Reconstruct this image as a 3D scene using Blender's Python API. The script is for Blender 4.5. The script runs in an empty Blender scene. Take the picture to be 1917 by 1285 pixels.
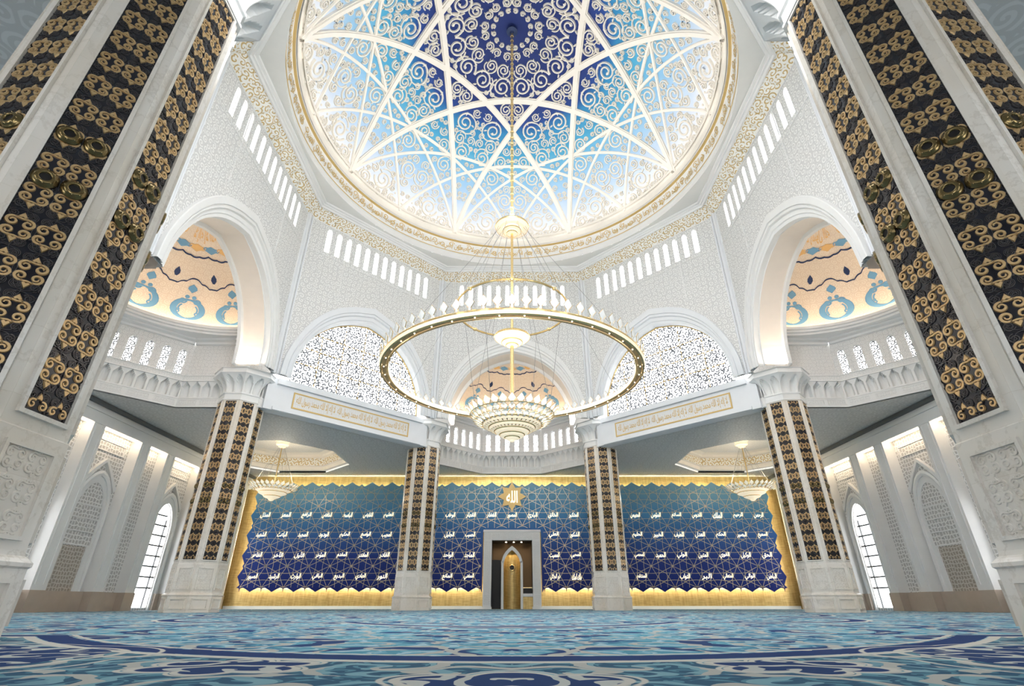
import bpy, math, random
from math import sin, cos, pi, radians as R, sqrt, atan2, exp
from mathutils import Vector, Matrix
from mathutils.geometry import tessellate_polygon

sc = bpy.context.scene
COL = sc.collection
# ------------------------------------------------------------------ camera
cam_d = bpy.data.cameras.new('camera'); cam = bpy.data.objects.new('camera', cam_d); COL.objects.link(cam)
cam.location = (0, 0, 0.7); cam.rotation_euler = (R(90 + 27.2), 0, 0)
cam_d.sensor_width = 36; cam_d.lens = 952 / 1917 * 36; cam_d.clip_start = 0.05; cam_d.clip_end = 500
sc.camera = cam
# ------------------------------------------------------------------ world, exposure
w = bpy.data.worlds.new('world'); sc.world = w; w.use_nodes = True
bg = w.node_tree.nodes['Background']; bg.inputs[0].default_value = (0.985, 0.987, 1.0, 1); bg.inputs[1].default_value = 6.0
sc.view_settings.view_transform = 'Standard'; sc.view_settings.look = 'None'
sc.view_settings.exposure = 0.42; sc.view_settings.gamma = 1.0; sc.view_settings.use_curve_mapping = False
sc.cycles.use_denoising = True
sc.cycles.max_bounces = 7; sc.cycles.diffuse_bounces = 5; sc.cycles.glossy_bounces = 3
sc.cycles.transparent_max_bounces = 8; sc.cycles.caustics_reflective = False; sc.cycles.caustics_refractive = False

YC = 42.5; AP = 30 * cos(R(22.5)); SIDE = 30 * sin(R(22.5))
ZC = 20.6            # gallery ceiling
WX = 45.3; YB = 90.0  # side walls, far wall

def area(name, loc, rot, sx, sy, power, col):
    l = bpy.data.lights.new(name, 'AREA'); l.shape = 'RECTANGLE'; l.size = sx; l.size_y = sy; l.energy = power; l.color = col
    o = bpy.data.objects.new(name, l); o.location = loc; o.rotation_euler = rot; COL.objects.link(o); return o

# ------------------------------------------------------------------ materials
class NT:
    def __init__(s, name):
        s.m = bpy.data.materials.new(name); s.m.use_nodes = True; s.t = s.m.node_tree
        s.p = s.t.nodes['Principled BSDF']; s.out = s.t.nodes['Material Output']
    def n(s, typ, **kw):
        x = s.t.nodes.new(typ)
        for k, v in kw.items(): setattr(x, k, v)
        return x
    def link(s, a, b): s.t.links.new(a, b)
    def inp(s, sock, v):
        if isinstance(v, bpy.types.NodeSocket): s.link(v, sock)
        else: sock.default_value = v
    def math(s, op, a, b=0.0, c=None, clamp=False):
        x = s.n('ShaderNodeMath', operation=op); x.use_clamp = clamp
        s.inp(x.inputs[0], a); s.inp(x.inputs[1], b)
        if c is not None: s.inp(x.inputs[2], c)
        return x.outputs[0]
    def vmath(s, op, a, b=(0, 0, 0), scale=None):
        x = s.n('ShaderNodeVectorMath', operation=op); s.inp(x.inputs[0], a); s.inp(x.inputs[1], b)
        if scale is not None: s.inp(x.inputs[3], scale)
        return x
    def smooth(s, v, lo, hi):
        x = s.n('ShaderNodeMapRange', interpolation_type='SMOOTHSTEP'); s.inp(x.inputs[0], v)
        x.inputs[1].default_value = lo; x.inputs[2].default_value = hi
        return x.outputs[0]
    def mix(s, f, a, b):
        x = s.n('ShaderNodeMix', data_type='RGBA'); s.inp(x.inputs[0], f)
        s.inp(x.inputs[6], a if isinstance(a, bpy.types.NodeSocket) else (*a, 1))
        s.inp(x.inputs[7], b if isinstance(b, bpy.types.NodeSocket) else (*b, 1))
        return x.outputs[2]
    def noise(s, vec, scale, detail=2.0, rough=.5):
        x = s.n('ShaderNodeTexNoise'); s.inp(x.inputs['Vector'], vec); x.inputs['Scale'].default_value = scale
        x.inputs['Detail'].default_value = detail; x.inputs['Roughness'].default_value = rough
        return x
    def uv(s): return s.n('ShaderNodeTexCoord').outputs['UV']
    def obj(s): return s.n('ShaderNodeTexCoord').outputs['Object']
    def sep(s, v): x = s.n('ShaderNodeSeparateXYZ'); s.link(v, x.inputs[0]); return x.outputs
    def comb(s, a, b, c=0.0):
        x = s.n('ShaderNodeCombineXYZ'); s.inp(x.inputs[0], a); s.inp(x.inputs[1], b); s.inp(x.inputs[2], c); return x.outputs[0]
    def scroll(s, vec, scale, rand=.55, k=20.0, lo=-.1, hi=.25, edge=.05):
        """curling vine ornament: one spiral in each cell of a loose grid, cells joined by vines"""
        v = s.vmath('SCALE', vec, scale=scale).outputs[0]
        vo = s.n('ShaderNodeTexVoronoi', voronoi_dimensions='2D'); s.link(v, vo.inputs['Vector'])
        vo.inputs['Scale'].default_value = 1; vo.inputs['Randomness'].default_value = rand
        d = s.vmath('SUBTRACT', v, vo.outputs['Position']).outputs[0]
        dx, dy, _ = s.sep(d)
        r = s.math('SQRT', s.math('ADD', s.math('MULTIPLY', dx, dx), s.math('MULTIPLY', dy, dy)))
        c = s.n('ShaderNodeSeparateColor'); s.link(vo.outputs['Color'], c.inputs[0])
        hand = s.math('SIGN', s.math('SUBTRACT', c.outputs[0], .5))
        ang = s.math('ADD', s.math('MULTIPLY', s.math('ARCTAN2', dy, dx), hand), s.math('MULTIPLY', c.outputs[1], 6.28))
        sp = s.math('SINE', s.math('ADD', ang, s.math('MULTIPLY', r, k)))
        sp = s.smooth(sp, lo, hi)
        if edge > 0:
            ve = s.n('ShaderNodeTexVoronoi', voronoi_dimensions='2D', feature='DISTANCE_TO_EDGE'); s.link(v, ve.inputs['Vector'])
            ve.inputs['Scale'].default_value = 1; ve.inputs['Randomness'].default_value = rand
            gap = s.smooth(ve.outputs['Distance'], edge, edge * 1.8)
            sp = s.math('MULTIPLY', sp, gap)
        return sp
    def bump(s, h, strength, dist):
        b = s.n('ShaderNodeBump'); b.inputs['Strength'].default_value = strength; b.inputs['Distance'].default_value = dist
        s.link(h, b.inputs['Height']); s.link(b.outputs[0], s.p.inputs['Normal'])
    def set(s, col=None, rough=None, metal=None, spec=None, coat=None):
        if col is not None: s.inp(s.p.inputs['Base Color'], col if isinstance(col, bpy.types.NodeSocket) else (*col, 1))
        if rough is not None: s.inp(s.p.inputs['Roughness'], rough)
        if metal is not None: s.inp(s.p.inputs['Metallic'], metal)
        if spec is not None: s.p.inputs['Specular IOR Level'].default_value = spec
        if coat is not None: s.p.inputs['Coat Weight'].default_value = coat; s.p.inputs['Coat Roughness'].default_value = .08
        return s.m

def plain(name, col, rough=.6, metal=0, spec=.4, var=.04):
    m = NT(name)
    f = m.noise(m.obj(), .9, 3).outputs['Fac']
    dark = tuple(c * (1 - var * 2) for c in col)
    return m.set(m.mix(f, dark, col), rough, metal, spec)

def emis(name, col, st):
    m = NT(name); m.set(col, .5); m.p.inputs['Emission Color'].default_value = (*col, 1); m.p.inputs['Emission Strength'].default_value = st
    f = m.noise(m.obj(), 3).outputs['Fac']; m.link(m.mix(f, tuple(c * .92 for c in col), col), m.p.inputs['Base Color'])
    return m.m

def m_scroll(name, ground, line, scale, bump=.25, rough=.6, metal=0.0, **kw):
    m = NT(name); f = m.scroll(m.uv(), scale, **kw)
    m.set(m.mix(f, ground, line), rough, metal); m.bump(f, bump, .06); return m.m

def m_marble():
    m = NT('white_marble'); o = m.obj()
    n1 = m.noise(o, .7, 6, .65).outputs['Fac']
    vein = m.smooth(m.math('ABSOLUTE', m.math('SUBTRACT', n1, .5)), 0.0, .03)
    c = m.mix(vein, (.70, .66, .60), (.80, .765, .71))
    n2 = m.noise(o, .25, 2).outputs['Fac']
    c = m.mix(m.smooth(n2, .35, .65), c, m.mix(.5, c, (.70, .62, .50)))
    br = m.n('ShaderNodeTexBrick'); u = m.sep(m.uv()); m.link(m.comb(u[0], u[1]), br.inputs['Vector'])
    br.inputs['Scale'].default_value = 1; br.inputs['Mortar Size'].default_value = .005; br.inputs['Brick Width'].default_value = 1.837
    br.inputs['Row Height'].default_value = 1.6; br.offset = 0; br.inputs['Color1'].default_value = (1, 1, 1, 1)
    br.inputs['Color2'].default_value = (.95, .94, .92, 1); br.inputs['Mortar'].default_value = (.86, .84, .80, 1)
    mm = m.n('ShaderNodeMix', data_type='RGBA', blend_type='MULTIPLY'); mm.inputs[0].default_value = 1
    m.link(c, mm.inputs[6]); m.link(br.outputs['Color'], mm.inputs[7])
    return m.set(mm.outputs[2], .13, 0, .55)

def m_dome():
    m = NT('dome_painted_sky'); x, y, z = m.sep(m.obj())
    r = m.math('SQRT', m.math('ADD', m.math('MULTIPLY', x, x), m.math('MULTIPLY', y, y)))
    r = m.math('ADD', r, m.math('MULTIPLY', m.math('SUBTRACT', m.noise(m.obj(), .35, 3).outputs['Fac'], .5), 1.6))
    cr = m.n('ShaderNodeValToRGB'); m.link(m.math('DIVIDE', r, 25), cr.inputs[0]); e = cr.color_ramp.elements
    pts = [(0, (.005, .020, .14)), (.43, (.006, .028, .18)), (.50, (.008, .055, .28)), (.55, (.025, .24, .50)), (.66, (.07, .38, .62)),
           (.76, (.24, .50, .75)), (.86, (.46, .62, .82)), (.93, (.72, .77, .86)), (.975, (.86, .84, .81))]
    e[0].position, e[0].color = pts[0][0], (*pts[0][1], 1); e[1].position, e[1].color = pts[-1][0], (*pts[-1][1], 1)
    for p, c in pts[1:-1]: q = e.new(p); q.color = (*c, 1)
    return m.set(cr.outputs[0], .7)

def m_goldwall():
    m = NT('brushed_gold_wall'); u = m.uv(); x, y, z = m.sep(u)
    n1 = m.noise(m.comb(m.math('MULTIPLY', x, 2.5), m.math('MULTIPLY', y, .35)), 1.2, 4).outputs['Fac']
    n2 = m.noise(m.comb(m.math('MULTIPLY', x, .5), m.math('MULTIPLY', y, 5)), 1.5, 4).outputs['Fac']
    f = m.math('ADD', m.math('MULTIPLY', n1, .5), m.math('MULTIPLY', n2, .5))
    return m.set(m.mix(m.smooth(f, .35, .65), (.46, .31, .11), (.66, .48, .20)), .4, .7)

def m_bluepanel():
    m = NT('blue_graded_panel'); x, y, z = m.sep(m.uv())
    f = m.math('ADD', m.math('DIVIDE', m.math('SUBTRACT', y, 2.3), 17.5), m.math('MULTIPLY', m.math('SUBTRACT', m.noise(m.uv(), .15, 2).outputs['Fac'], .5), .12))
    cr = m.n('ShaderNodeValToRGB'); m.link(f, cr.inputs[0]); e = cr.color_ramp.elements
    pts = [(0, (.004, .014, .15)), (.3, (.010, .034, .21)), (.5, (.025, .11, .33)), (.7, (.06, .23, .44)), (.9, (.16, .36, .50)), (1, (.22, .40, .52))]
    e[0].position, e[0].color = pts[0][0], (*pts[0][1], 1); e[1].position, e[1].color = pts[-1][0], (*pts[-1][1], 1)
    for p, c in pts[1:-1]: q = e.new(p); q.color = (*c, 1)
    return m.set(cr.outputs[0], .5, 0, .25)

def m_carpet():
    m = NT('blue_arabesque_carpet'); x, y, z = m.sep(m.obj())
    ax = m.math('ABSOLUTE', x); p = m.comb(ax, y)
    wob = m.vmath('SCALE', m.vmath('SUBTRACT', m.noise(p, .9, 2).outputs['Color'], (.5, .5, .5)).outputs[0], scale=1.1).outputs[0]
    pw = m.vmath('ADD', p, wob).outputs[0]
    big = m.scroll(pw, .55, rand=.85, k=12, lo=.74, hi=.80, edge=.0)
    bigd = m.scroll(pw, .25, rand=.8, k=11, lo=.60, hi=.66, edge=.04)
    mid = m.scroll(pw, .85, rand=.9, k=12, lo=.45, hi=.55, edge=.03)
    fine = m.scroll(pw, 1.9, rand=.9, k=12, lo=.2, hi=.35, edge=.05)
    dy = m.math('SUBTRACT', y, YC)
    rr = m.math('SQRT', m.math('ADD', m.math('MULTIPLY', x, x), m.math('MULTIPLY', dy, dy)))
    th = m.math('ARCTAN2', x, dy)
    lob = m.math('ABSOLUTE', m.math('COSINE', m.math('MULTIPLY', th, 4)))
    rad = m.math('ADD', rr, m.math('MULTIPLY', lob, -3.8))
    inside = m.math('SUBTRACT', 1.0, m.smooth(rad, 30.5, 30.6))
    c_out = m.mix(fine, (.035, .115, .20), (.10, .27, .36))
    c_out = m.mix(mid, c_out, (.22, .42, .50))
    c_in = m.mix(fine, (.10, .33, .45), (.20, .47, .60))
    c_in = m.mix(m.smooth(m.noise(p, .22, 3).outputs['Fac'], .50, .53), c_in, m.mix(fine, (.05, .19, .33), (.13, .38, .52)))
    c_in = m.mix(mid, c_in, (.38, .58, .66))
    c = m.mix(inside, c_out, c_in)
    c = m.mix(m.math('MULTIPLY', bigd, m.math('ADD', m.math('MULTIPLY', inside, .8), .2)), c, (.018, .06, .19))
    c = m.mix(big, c, (.50, .51, .48))
    def ring(r0, half, sock=rad):
        d = m.math('ABSOLUTE', m.math('SUBTRACT', sock, r0))
        return m.math('SUBTRACT', 1.0, m.smooth(d, half, half + .03))
    for r0 in (30.6, 19.0, 9.5):
        c = m.mix(ring(r0 - .5, .33), c, (.013, .045, .17))
        c = m.mix(ring(r0, .11), c, (.64, .63, .58))
        c = m.mix(ring(r0 - 1.0, .05), c, (.64, .63, .58))
    for cx, cy, q in ((9.6, 8.4, 3.9), (0.0, 5.9, 1.2), (3.6, 7.6, .9), (16, 17, 2.2)):
        ddx = m.math('SUBTRACT', ax, cx); ddy = m.math('SUBTRACT', y, cy)
        d = m.math('SQRT', m.math('ADD', m.math('MULTIPLY', ddx, ddx), m.math('MULTIPLY', m.math('MULTIPLY', ddy, ddy), 1.6)))
        d = m.math('ADD', d, m.math('MULTIPLY', m.math('ABSOLUTE', m.math('SINE', m.math('MULTIPLY', m.math('ARCTAN2', ddy, ddx), 3))), -.35))
        ins = m.math('SUBTRACT', 1.0, m.smooth(d, q * .8, q * .8 + .03))
        c = m.mix(ins, c, m.mix(mid, (.014, .05, .17), (.55, .58, .56)))
        c = m.mix(ring(q * .86, .05, d), c, (.64, .63, .58))
        c = m.mix(ring(q * 1.0, .025, d), c, (.64, .63, .58))
    pile = m.noise(m.obj(), 40, 2).outputs['Fac']
    m.bump(pile, .25, .01)
    return m.set(c, .9, 0, .15)

def m_pane(name, lattice, tint=(1, 1, 1), scale=1.6, lo=.45, hi=.7, k=17):
    """clear glass behind a pierced ornament"""
    m = NT(name); f = m.scroll(m.uv(), scale, rand=.6, k=k, lo=lo, hi=hi, edge=.0)
    m.set(lattice, .4)
    tr = m.n('ShaderNodeBsdfTransparent'); tr.inputs[0].default_value = (*tint, 1)
    gl = m.n('ShaderNodeBsdfGlossy'); gl.inputs['Roughness'].default_value = .05
    g = m.n('ShaderNodeMixShader'); g.inputs[0].default_value = .06; m.link(tr.outputs[0], g.inputs[1]); m.link(gl.outputs[0], g.inputs[2])
    x = m.n('ShaderNodeMixShader'); m.link(f, x.inputs[0]); m.link(g.outputs[0], x.inputs[1]); m.link(m.p.outputs[0], x.inputs[2])
    m.link(x.outputs[0], m.out.inputs[0]); return m.m

def m_crystal():
    m = NT('cut_crystal'); f = m.noise(m.obj(), 9, 1).outputs['Fac']
    m.set(m.mix(m.smooth(f, .4, .6), (.80, .87, .97), (.97, .98, 1.0)), .08, 0, .9)
    tr = m.n('ShaderNodeBsdfTransparent'); tr.inputs[0].default_value = (.86, .93, 1, 1)
    tl = m.n('ShaderNodeBsdfTranslucent'); tl.inputs[0].default_value = (.98, .97, .93, 1); y = m.n('ShaderNodeMixShader'); y.inputs[0].default_value = .5
    m.link(m.p.outputs[0], y.inputs[1]); m.link(tl.outputs[0], y.inputs[2])
    x = m.n('ShaderNodeMixShader'); x.inputs[0].default_value = .72; m.link(tr.outputs[0], x.inputs[1]); m.link(y.outputs[0], x.inputs[2])
    m.link(x.outputs[0], m.out.inputs[0]); return m.m

def m_hexlattice(name, ground, line, scale):
    """geometric pierced screen: ridges between cells"""
    m = NT(name); v = m.vmath('SCALE', m.uv(), scale=scale).outputs[0]
    ve = m.n('ShaderNodeTexVoronoi', voronoi_dimensions='2D', feature='DISTANCE_TO_EDGE'); m.link(v, ve.inputs['Vector'])
    ve.inputs['Scale'].default_value = 1; ve.inputs['Randomness'].default_value = .45
    f = m.math('SUBTRACT', 1.0, m.smooth(ve.outputs['Distance'], .09, .2))
    m.set(m.mix(f, ground, line), .6); m.bump(f, .5, .08); return m.m

MAT = {}
MAT['marble'] = m_marble()
MAT['plaster'] = plain('white_plaster', (.80, .80, .785), .6)
MAT['plaster_cool'] = plain('pale_blue_white_plaster', (.77, .79, .81), .6)
MAT['cream'] = plain('cream_plaster', (.86, .82, .76), .6)
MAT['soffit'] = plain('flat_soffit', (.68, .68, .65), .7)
MAT['wall'] = m_scroll('wall_scroll_relief', (.60, .60, .59), (.80, .80, .78), 1.35, k=17)
MAT['relief'] = m_scroll('carved_white_relief', (.66, .655, .64), (.82, .81, .79), 2.2, .4)
MAT['reliefsm'] = m_scroll('fine_carved_relief', (.66, .66, .65), (.84, .84, .82), 3.6, .4)
MAT['frieze'] = m_scroll('white_frieze_gold_vines', (.86, .85, .80), (.56, .40, .17), 1.35, .3, .5, rand=.8, k=12, lo=.3, hi=.6, edge=.0)
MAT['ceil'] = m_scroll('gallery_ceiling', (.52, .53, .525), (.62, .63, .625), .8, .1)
MAT['warm'] = m_scroll('warm_apse_plaster', (.74, .62, .50), (.82, .72, .60), 1.3, .1)
MAT['warmplain'] = plain('warm_plaster', (.83, .74, .65), .6)
MAT['dark'] = plain('black_enamel_ground', (.008, .007, .014), .16, 0, .6)
MAT['darkline'] = plain('dark_bronze_scrollwork', (.095, .085, .085), .24, .5, .7)
MAT['gold'] = plain('antique_gold', (.66, .45, .22), .34, .55, .5)
MAT['brightgold'] = plain('polished_gold', (.95, .72, .36), .22, .9, .6)
MAT['palegold'] = plain('gilt_paint', (.66, .47, .19), .45, .3)
MAT['bronze'] = plain('olive_bronze', (.20, .145, .06), .22, .8, .6)
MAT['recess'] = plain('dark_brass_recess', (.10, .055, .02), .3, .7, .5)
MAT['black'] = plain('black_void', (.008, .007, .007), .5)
MAT['dome'] = m_dome()
MAT['rib'] = plain('ivory_rib', (.86, .82, .76), .55)
MAT['filigree'] = plain('ivory_filigree', (.80, .76, .69), .55)
MAT['goldwall'] = m_goldwall()
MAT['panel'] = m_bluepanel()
MAT['goldline'] = plain('gilt_lattice', (.62, .55, .38), .35, .3)
MAT['letters'] = emis('backlit_gold_letters', (1.0, .88, .62), 1.1)
MAT['navy'] = plain('navy_paint', (.02, .04, .12), .5)
MAT['sky'] = plain('light_blue_paint', (.16, .36, .56), .5)
MAT['orange'] = plain('ochre_paint', (.80, .50, .20), .5)
MAT['carpet'] = m_carpet()
MAT['bigpane'] = m_pane('pierced_arch_glass', (.14, .15, .17), scale=1.7, lo=-.35, hi=-.2, k=11)
MAT['pane'] = m_pane('pierced_slot_glass', (.3, .31, .32), scale=2.2, lo=-.45, hi=-.25, k=12)
MAT['clear'] = m_pane('clear_slot_glass', (.85, .87, .9), scale=3.2, lo=.85, hi=.98)
MAT['hex'] = m_hexlattice('pierced_wall_screen', (.50, .49, .47), (.80, .79, .77), 2.3)
MAT['hexbeige'] = m_hexlattice('beige_door_screen', (.36, .32, .27), (.58, .54, .48), 2.6)
MAT['stone'] = plain('tan_stone_dado', (.52, .43, .35), .3, 0, .5, .12)
MAT['glowwarm'] = emis('warm_strip_lamp', (1.0, .80, .58), 17)
MAT['glowgold'] = emis('gold_wall_strip_lamp', (1.0, .86, .58), 80)
MAT['glowdome'] = emis('dome_strip_lamp', (1.0, .93, .82), 10)
MAT['lamp'] = emis('lamp_bulb', (1.0, .90, .72), 6)
MAT['lit'] = emis('lit_alabaster', (1.0, .84, .60), .45)
MAT['crystal'] = m_crystal()
MAT['cable'] = plain('steel_cable', (.33, .33, .33), .35, .8)
MAT['mullion'] = plain('grey_mullion', (.13, .135, .14), .5)

# ------------------------------------------------------------------ mesh building
class MB:
    def __init__(s): s.v = []; s.f = []; s.u = []; s.mi = []; s.sm = False
    def vert(s, co, uv=(0, 0)): s.v.append(tuple(co)); s.u.append(uv); return len(s.v) - 1
    def face(s, idx, mi=0): s.f.append(tuple(idx)); s.mi.append(mi)
    def poly(s, cos_, uvs=None, mi=0):
        b = len(s.v)
        for i, c in enumerate(cos_): s.v.append(tuple(c)); s.u.append(uvs[i] if uvs else (c[0] + c[1], c[2]))
        s.face(range(b, b + len(cos_)), mi)
    def grid(s, P, mi=0, closeu=False, closev=False):
        """P: rows of (co, uv)"""
        b = len(s.v); n = len(P); m = len(P[0])
        for row in P:
            for co, uv in row: s.v.append(tuple(co)); s.u.append(uv)
        for i in range(n if closev else n - 1):
            for j in range(m if closeu else m - 1):
                i2 = (i + 1) % n; j2 = (j + 1) % m
                s.face((b + i * m + j, b + i * m + j2, b + i2 * m + j2, b + i2 * m + j), mi)
    def box(s, x0, x1, y0, y1, z0, z1, mi=0, T=None):
        T = T or (lambda a, b, c: (a, b, c))
        c = [T(x, y, z) for x in (x0, x1) for y in (y0, y1) for z in (z0, z1)]
        q = [(x, y, z) for x in (x0, x1) for y in (y0, y1) for z in (z0, z1)]
        for f, ax in (((0, 1, 3, 2), 0), ((4, 6, 7, 5), 0), ((0, 4, 5, 1), 1), ((2, 3, 7, 6), 1), ((0, 2, 6, 4), 2), ((1, 5, 7, 3), 2)):
            uv = [((q[i][1], q[i][2]) if ax == 0 else (q[i][0], q[i][2]) if ax == 1 else (q[i][0], q[i][1])) for i in f]
            s.poly([c[i] for i in f], uv, mi)
    def plate(s, outline, holes, T, depth=0.0, mi=0, mi_side=None, outer_side=True, back=False):
        """flat plate in (x,y) with holes, front at depth 0, sides going to depth"""
        loops = [outline] + list(holes)
        tri = tessellate_polygon([[Vector((x, y, 0)) for x, y in l] for l in loops])
        flat = [p for l in loops for p in l]
        for dd in ([0.0, depth] if back and depth else [0.0]):
            b = len(s.v)
            for x, y in flat: s.v.append(tuple(T(x, y, dd))); s.u.append((x, y))
            for t in tri: s.face([b + i for i in t], mi)
        if depth:
            for k, l in enumerate(loops):
                if k == 0 and not outer_side: continue
                n = len(l)
                for i in range(n):
                    a, c = l[i], l[(i + 1) % n]
                    L = math.hypot(c[0] - a[0], c[1] - a[1])
                    s.poly([T(*a, 0), T(*c, 0), T(*c, depth), T(*a, depth)], [(0, 0), (L, 0), (L, depth), (0, depth)], mi if mi_side is None else mi_side)
    def tube(s, pts, r, seg=8, mi=0, close=False):
        n = len(pts); rows = []
        for i, p in enumerate(pts):
            p = Vector(p)
            a = Vector(pts[(i - 1) % n] if (close or i) else pts[0]); c = Vector(pts[(i + 1) % n] if (close or i < n - 1) else pts[-1])
            d = (c - a).normalized(); up = Vector((0, 0, 1)) if abs(d.z) < .95 else Vector((1, 0, 0))
            x = d.cross(up).normalized(); y = d.cross(x).normalized()
            rr = r[i] if isinstance(r, (list, tuple)) else r
            rows.append([(p + (x * cos(2 * pi * k / seg) + y * sin(2 * pi * k / seg)) * rr, (k / seg, i)) for k in range(seg)])
        s.grid(rows, mi, closeu=True, closev=close)
        if not close:
            for row in (rows[0], rows[-1]): s.poly([c for c, _ in row], None, mi)
    def lathe(s, prof, seg=48, c=(0, 0), a0=0, a1=2 * pi, mi=0, usc=1.0):
        full = abs(a1 - a0 - 2 * pi) < 1e-6; rows = []; L = 0
        for i, (r, z) in enumerate(prof):
            if i: L += math.hypot(r - prof[i - 1][0], z - prof[i - 1][1])
            rows.append([((c[0] + r * sin(a0 + (a1 - a0) * k / seg), c[1] + r * cos(a0 + (a1 - a0) * k / seg), z),
                          ((a1 - a0) * k / seg * max(p[0] for p in prof) * usc, L)) for k in range(seg if full else seg + 1)])
        s.grid(rows, mi, closeu=full)
    def ribbon(s, pts, wid, h, T, mi=0, blob=0):
        """raised bevelled ribbon along 2D pts; T(x,y,height)"""
        n = len(pts); rows = []
        for i in range(n):
            a = pts[max(i - 1, 0)]; c = pts[min(i + 1, n - 1)]; dx, dy = c[0] - a[0], c[1] - a[1]; L = math.hypot(dx, dy) or 1
            nx, ny = -dy / L, dx / L; wv = wid(i / (n - 1)) if callable(wid) else wid; x, y = pts[i]
            rows.append([(T(x + nx * wv * k, y + ny * wv * k, hh), (x + nx * wv * k, y + ny * wv * k)) for k, hh in ((-1, 0), (-.6, h), (.6, h), (1, 0))])
        s.grid(rows, mi)
    def blob(s, x, y, r, h, T, mi=0, seg=8):
        b = len(s.v)
        for rr, hh in ((r, 0), (r * .65, h)):
            for k in range(seg): s.vert(T(x + rr * cos(2 * pi * k / seg), y + rr * sin(2 * pi * k / seg), hh), (x, y))
        for k in range(seg): s.face((b + k, b + (k + 1) % seg, b + seg + (k + 1) % seg, b + seg + k), mi)
        s.face(range(b + seg, b + 2 * seg), mi)
    def leafshape(s, outline, h, T, mi=0):
        cx = sum(p[0] for p in outline) / len(outline); cy = sum(p[1] for p in outline) / len(outline)
        b = len(s.v); n = len(outline)
        for x, y in outline: s.vert(T(x, y, 0), (x, y))
        for x, y in outline: s.vert(T(cx + (x - cx) * .75, cy + (y - cy) * .75, h), (x, y))
        for k in range(n): s.face((b + k, b + (k + 1) % n, b + n + (k + 1) % n, b + n + k), mi)
        s.vert(T(cx, cy, h), (cx, cy))
        for k in range(n): s.face((b + n + k, b + n + (k + 1) % n, b + 2 * n), mi)
    def data(s, name, mats):
        me = bpy.data.meshes.new(name); me.from_pydata(s.v, [], s.f)
        uvl = me.uv_layers.new(name='UVMap'); vi = [0] * len(me.loops); me.loops.foreach_get('vertex_index', vi)
        flat = [0.0] * (2 * len(vi))
        for k, i in enumerate(vi): flat[2 * k], flat[2 * k + 1] = s.u[i]
        uvl.data.foreach_set('uv', flat)
        for m in (mats if isinstance(mats, (list, tuple)) else [mats]): me.materials.append(MAT[m])
        me.polygons.foreach_set('material_index', s.mi)
        if s.sm: me.polygons.foreach_set('use_smooth', [True] * len(me.polygons))
        me.update(); return me
    def build(s, name, mats, parent=None, label=None, loc=None):
        return link(name, s.data(name, mats), parent, label, loc)

def link(name, me, parent=None, label=None, loc=None):
    o = bpy.data.objects.new(name, me); COL.objects.link(o)
    if parent: o.parent = parent
    if label: o['label'] = label
    if loc: o.location = loc
    return o
def tag(o, label, cat=None, group=None, kind=None):
    o['label'] = label
    if cat: o['category'] = cat
    if group: o['group'] = group
    if kind: o['kind'] = kind
    return o
def empty(name, loc=(0, 0, 0)):
    o = bpy.data.objects.new(name, None); o.location = loc; COL.objects.link(o); return o
def copy_tree(o, parent=None):
    c = o.copy(); COL.objects.link(c)
    if parent: c.parent = parent
    for ch in o.children: copy_tree(ch, c)
    return c

def fr(a, cy=YC):
    """frame of an octagon face: (s along, d outward, z)"""
    n = (sin(R(a)), cos(R(a))); t = (cos(R(a)), -sin(R(a)))
    return lambda s_, d, z: (n[0] * d + t[0] * s_, cy + n[1] * d + t[1] * s_, z)

def spiral(cx, cy, r0, r1, turns, a0, hand=1, n=26, e=.85):
    return [(cx + (r0 + (r1 - r0) * (i / n) ** e) * cos(a0 + hand * turns * 2 * pi * i / n), cy + (r0 + (r1 - r0) * (i / n) ** e) * sin(a0 + hand * turns * 2 * pi * i / n)) for i in range(n + 1)]

# ------------------------------------------------------------------ lettering
_F = {}
for ch, code, four in (('ا', 0xFE8D, 0), ('ب', 0xFE8F, 1), ('ة', 0xFE93, 0), ('ت', 0xFE95, 1), ('ث', 0xFE99, 1), ('ج', 0xFE9D, 1), ('ح', 0xFEA1, 1), ('خ', 0xFEA5, 1),
                       ('د', 0xFEA9, 0), ('ذ', 0xFEAB, 0), ('ر', 0xFEAD, 0), ('ز', 0xFEAF, 0), ('س', 0xFEB1, 1), ('ش', 0xFEB5, 1), ('ص', 0xFEB9, 1), ('ض', 0xFEBD, 1),
                       ('ط', 0xFEC1, 1), ('ظ', 0xFEC5, 1), ('ع', 0xFEC9, 1), ('غ', 0xFECD, 1), ('ف', 0xFED1, 1), ('ق', 0xFED5, 1), ('ك', 0xFED9, 1), ('ل', 0xFEDD, 1),
                       ('م', 0xFEE1, 1), ('ن', 0xFEE5, 1), ('ه', 0xFEE9, 1), ('و', 0xFEED, 0), ('ي', 0xFEF1, 1), ('ى', 0xFEEF, 0), ('آ', 0xFE81, 0), ('أ', 0xFE83, 0),
                       ('ؤ', 0xFE85, 0), ('إ', 0xFE87, 0), ('ئ', 0xFE89, 1), ('\ufefb', 0xFEFB, 0)):
    _F[ch] = (code, four)
def shape_word(wd):
    wd = wd.replace('لا', '\ufefb'); out = []
    for i, ch in enumerate(wd):
        if ch not in _F: out.append(ch); continue
        code, four = _F[ch]
        prev = i > 0 and wd[i - 1] in _F and _F[wd[i - 1]][1]
        nxt = four and i + 1 < len(wd) and wd[i + 1] in _F
        out.append(chr(code + (1 if prev and not nxt else 2 if nxt and not prev else 3 if nxt and prev else 0)))
    return ''.join(reversed(out))
def shape(txt): return ' '.join(shape_word(x) for x in reversed(txt.split()))
_txt = []
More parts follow.
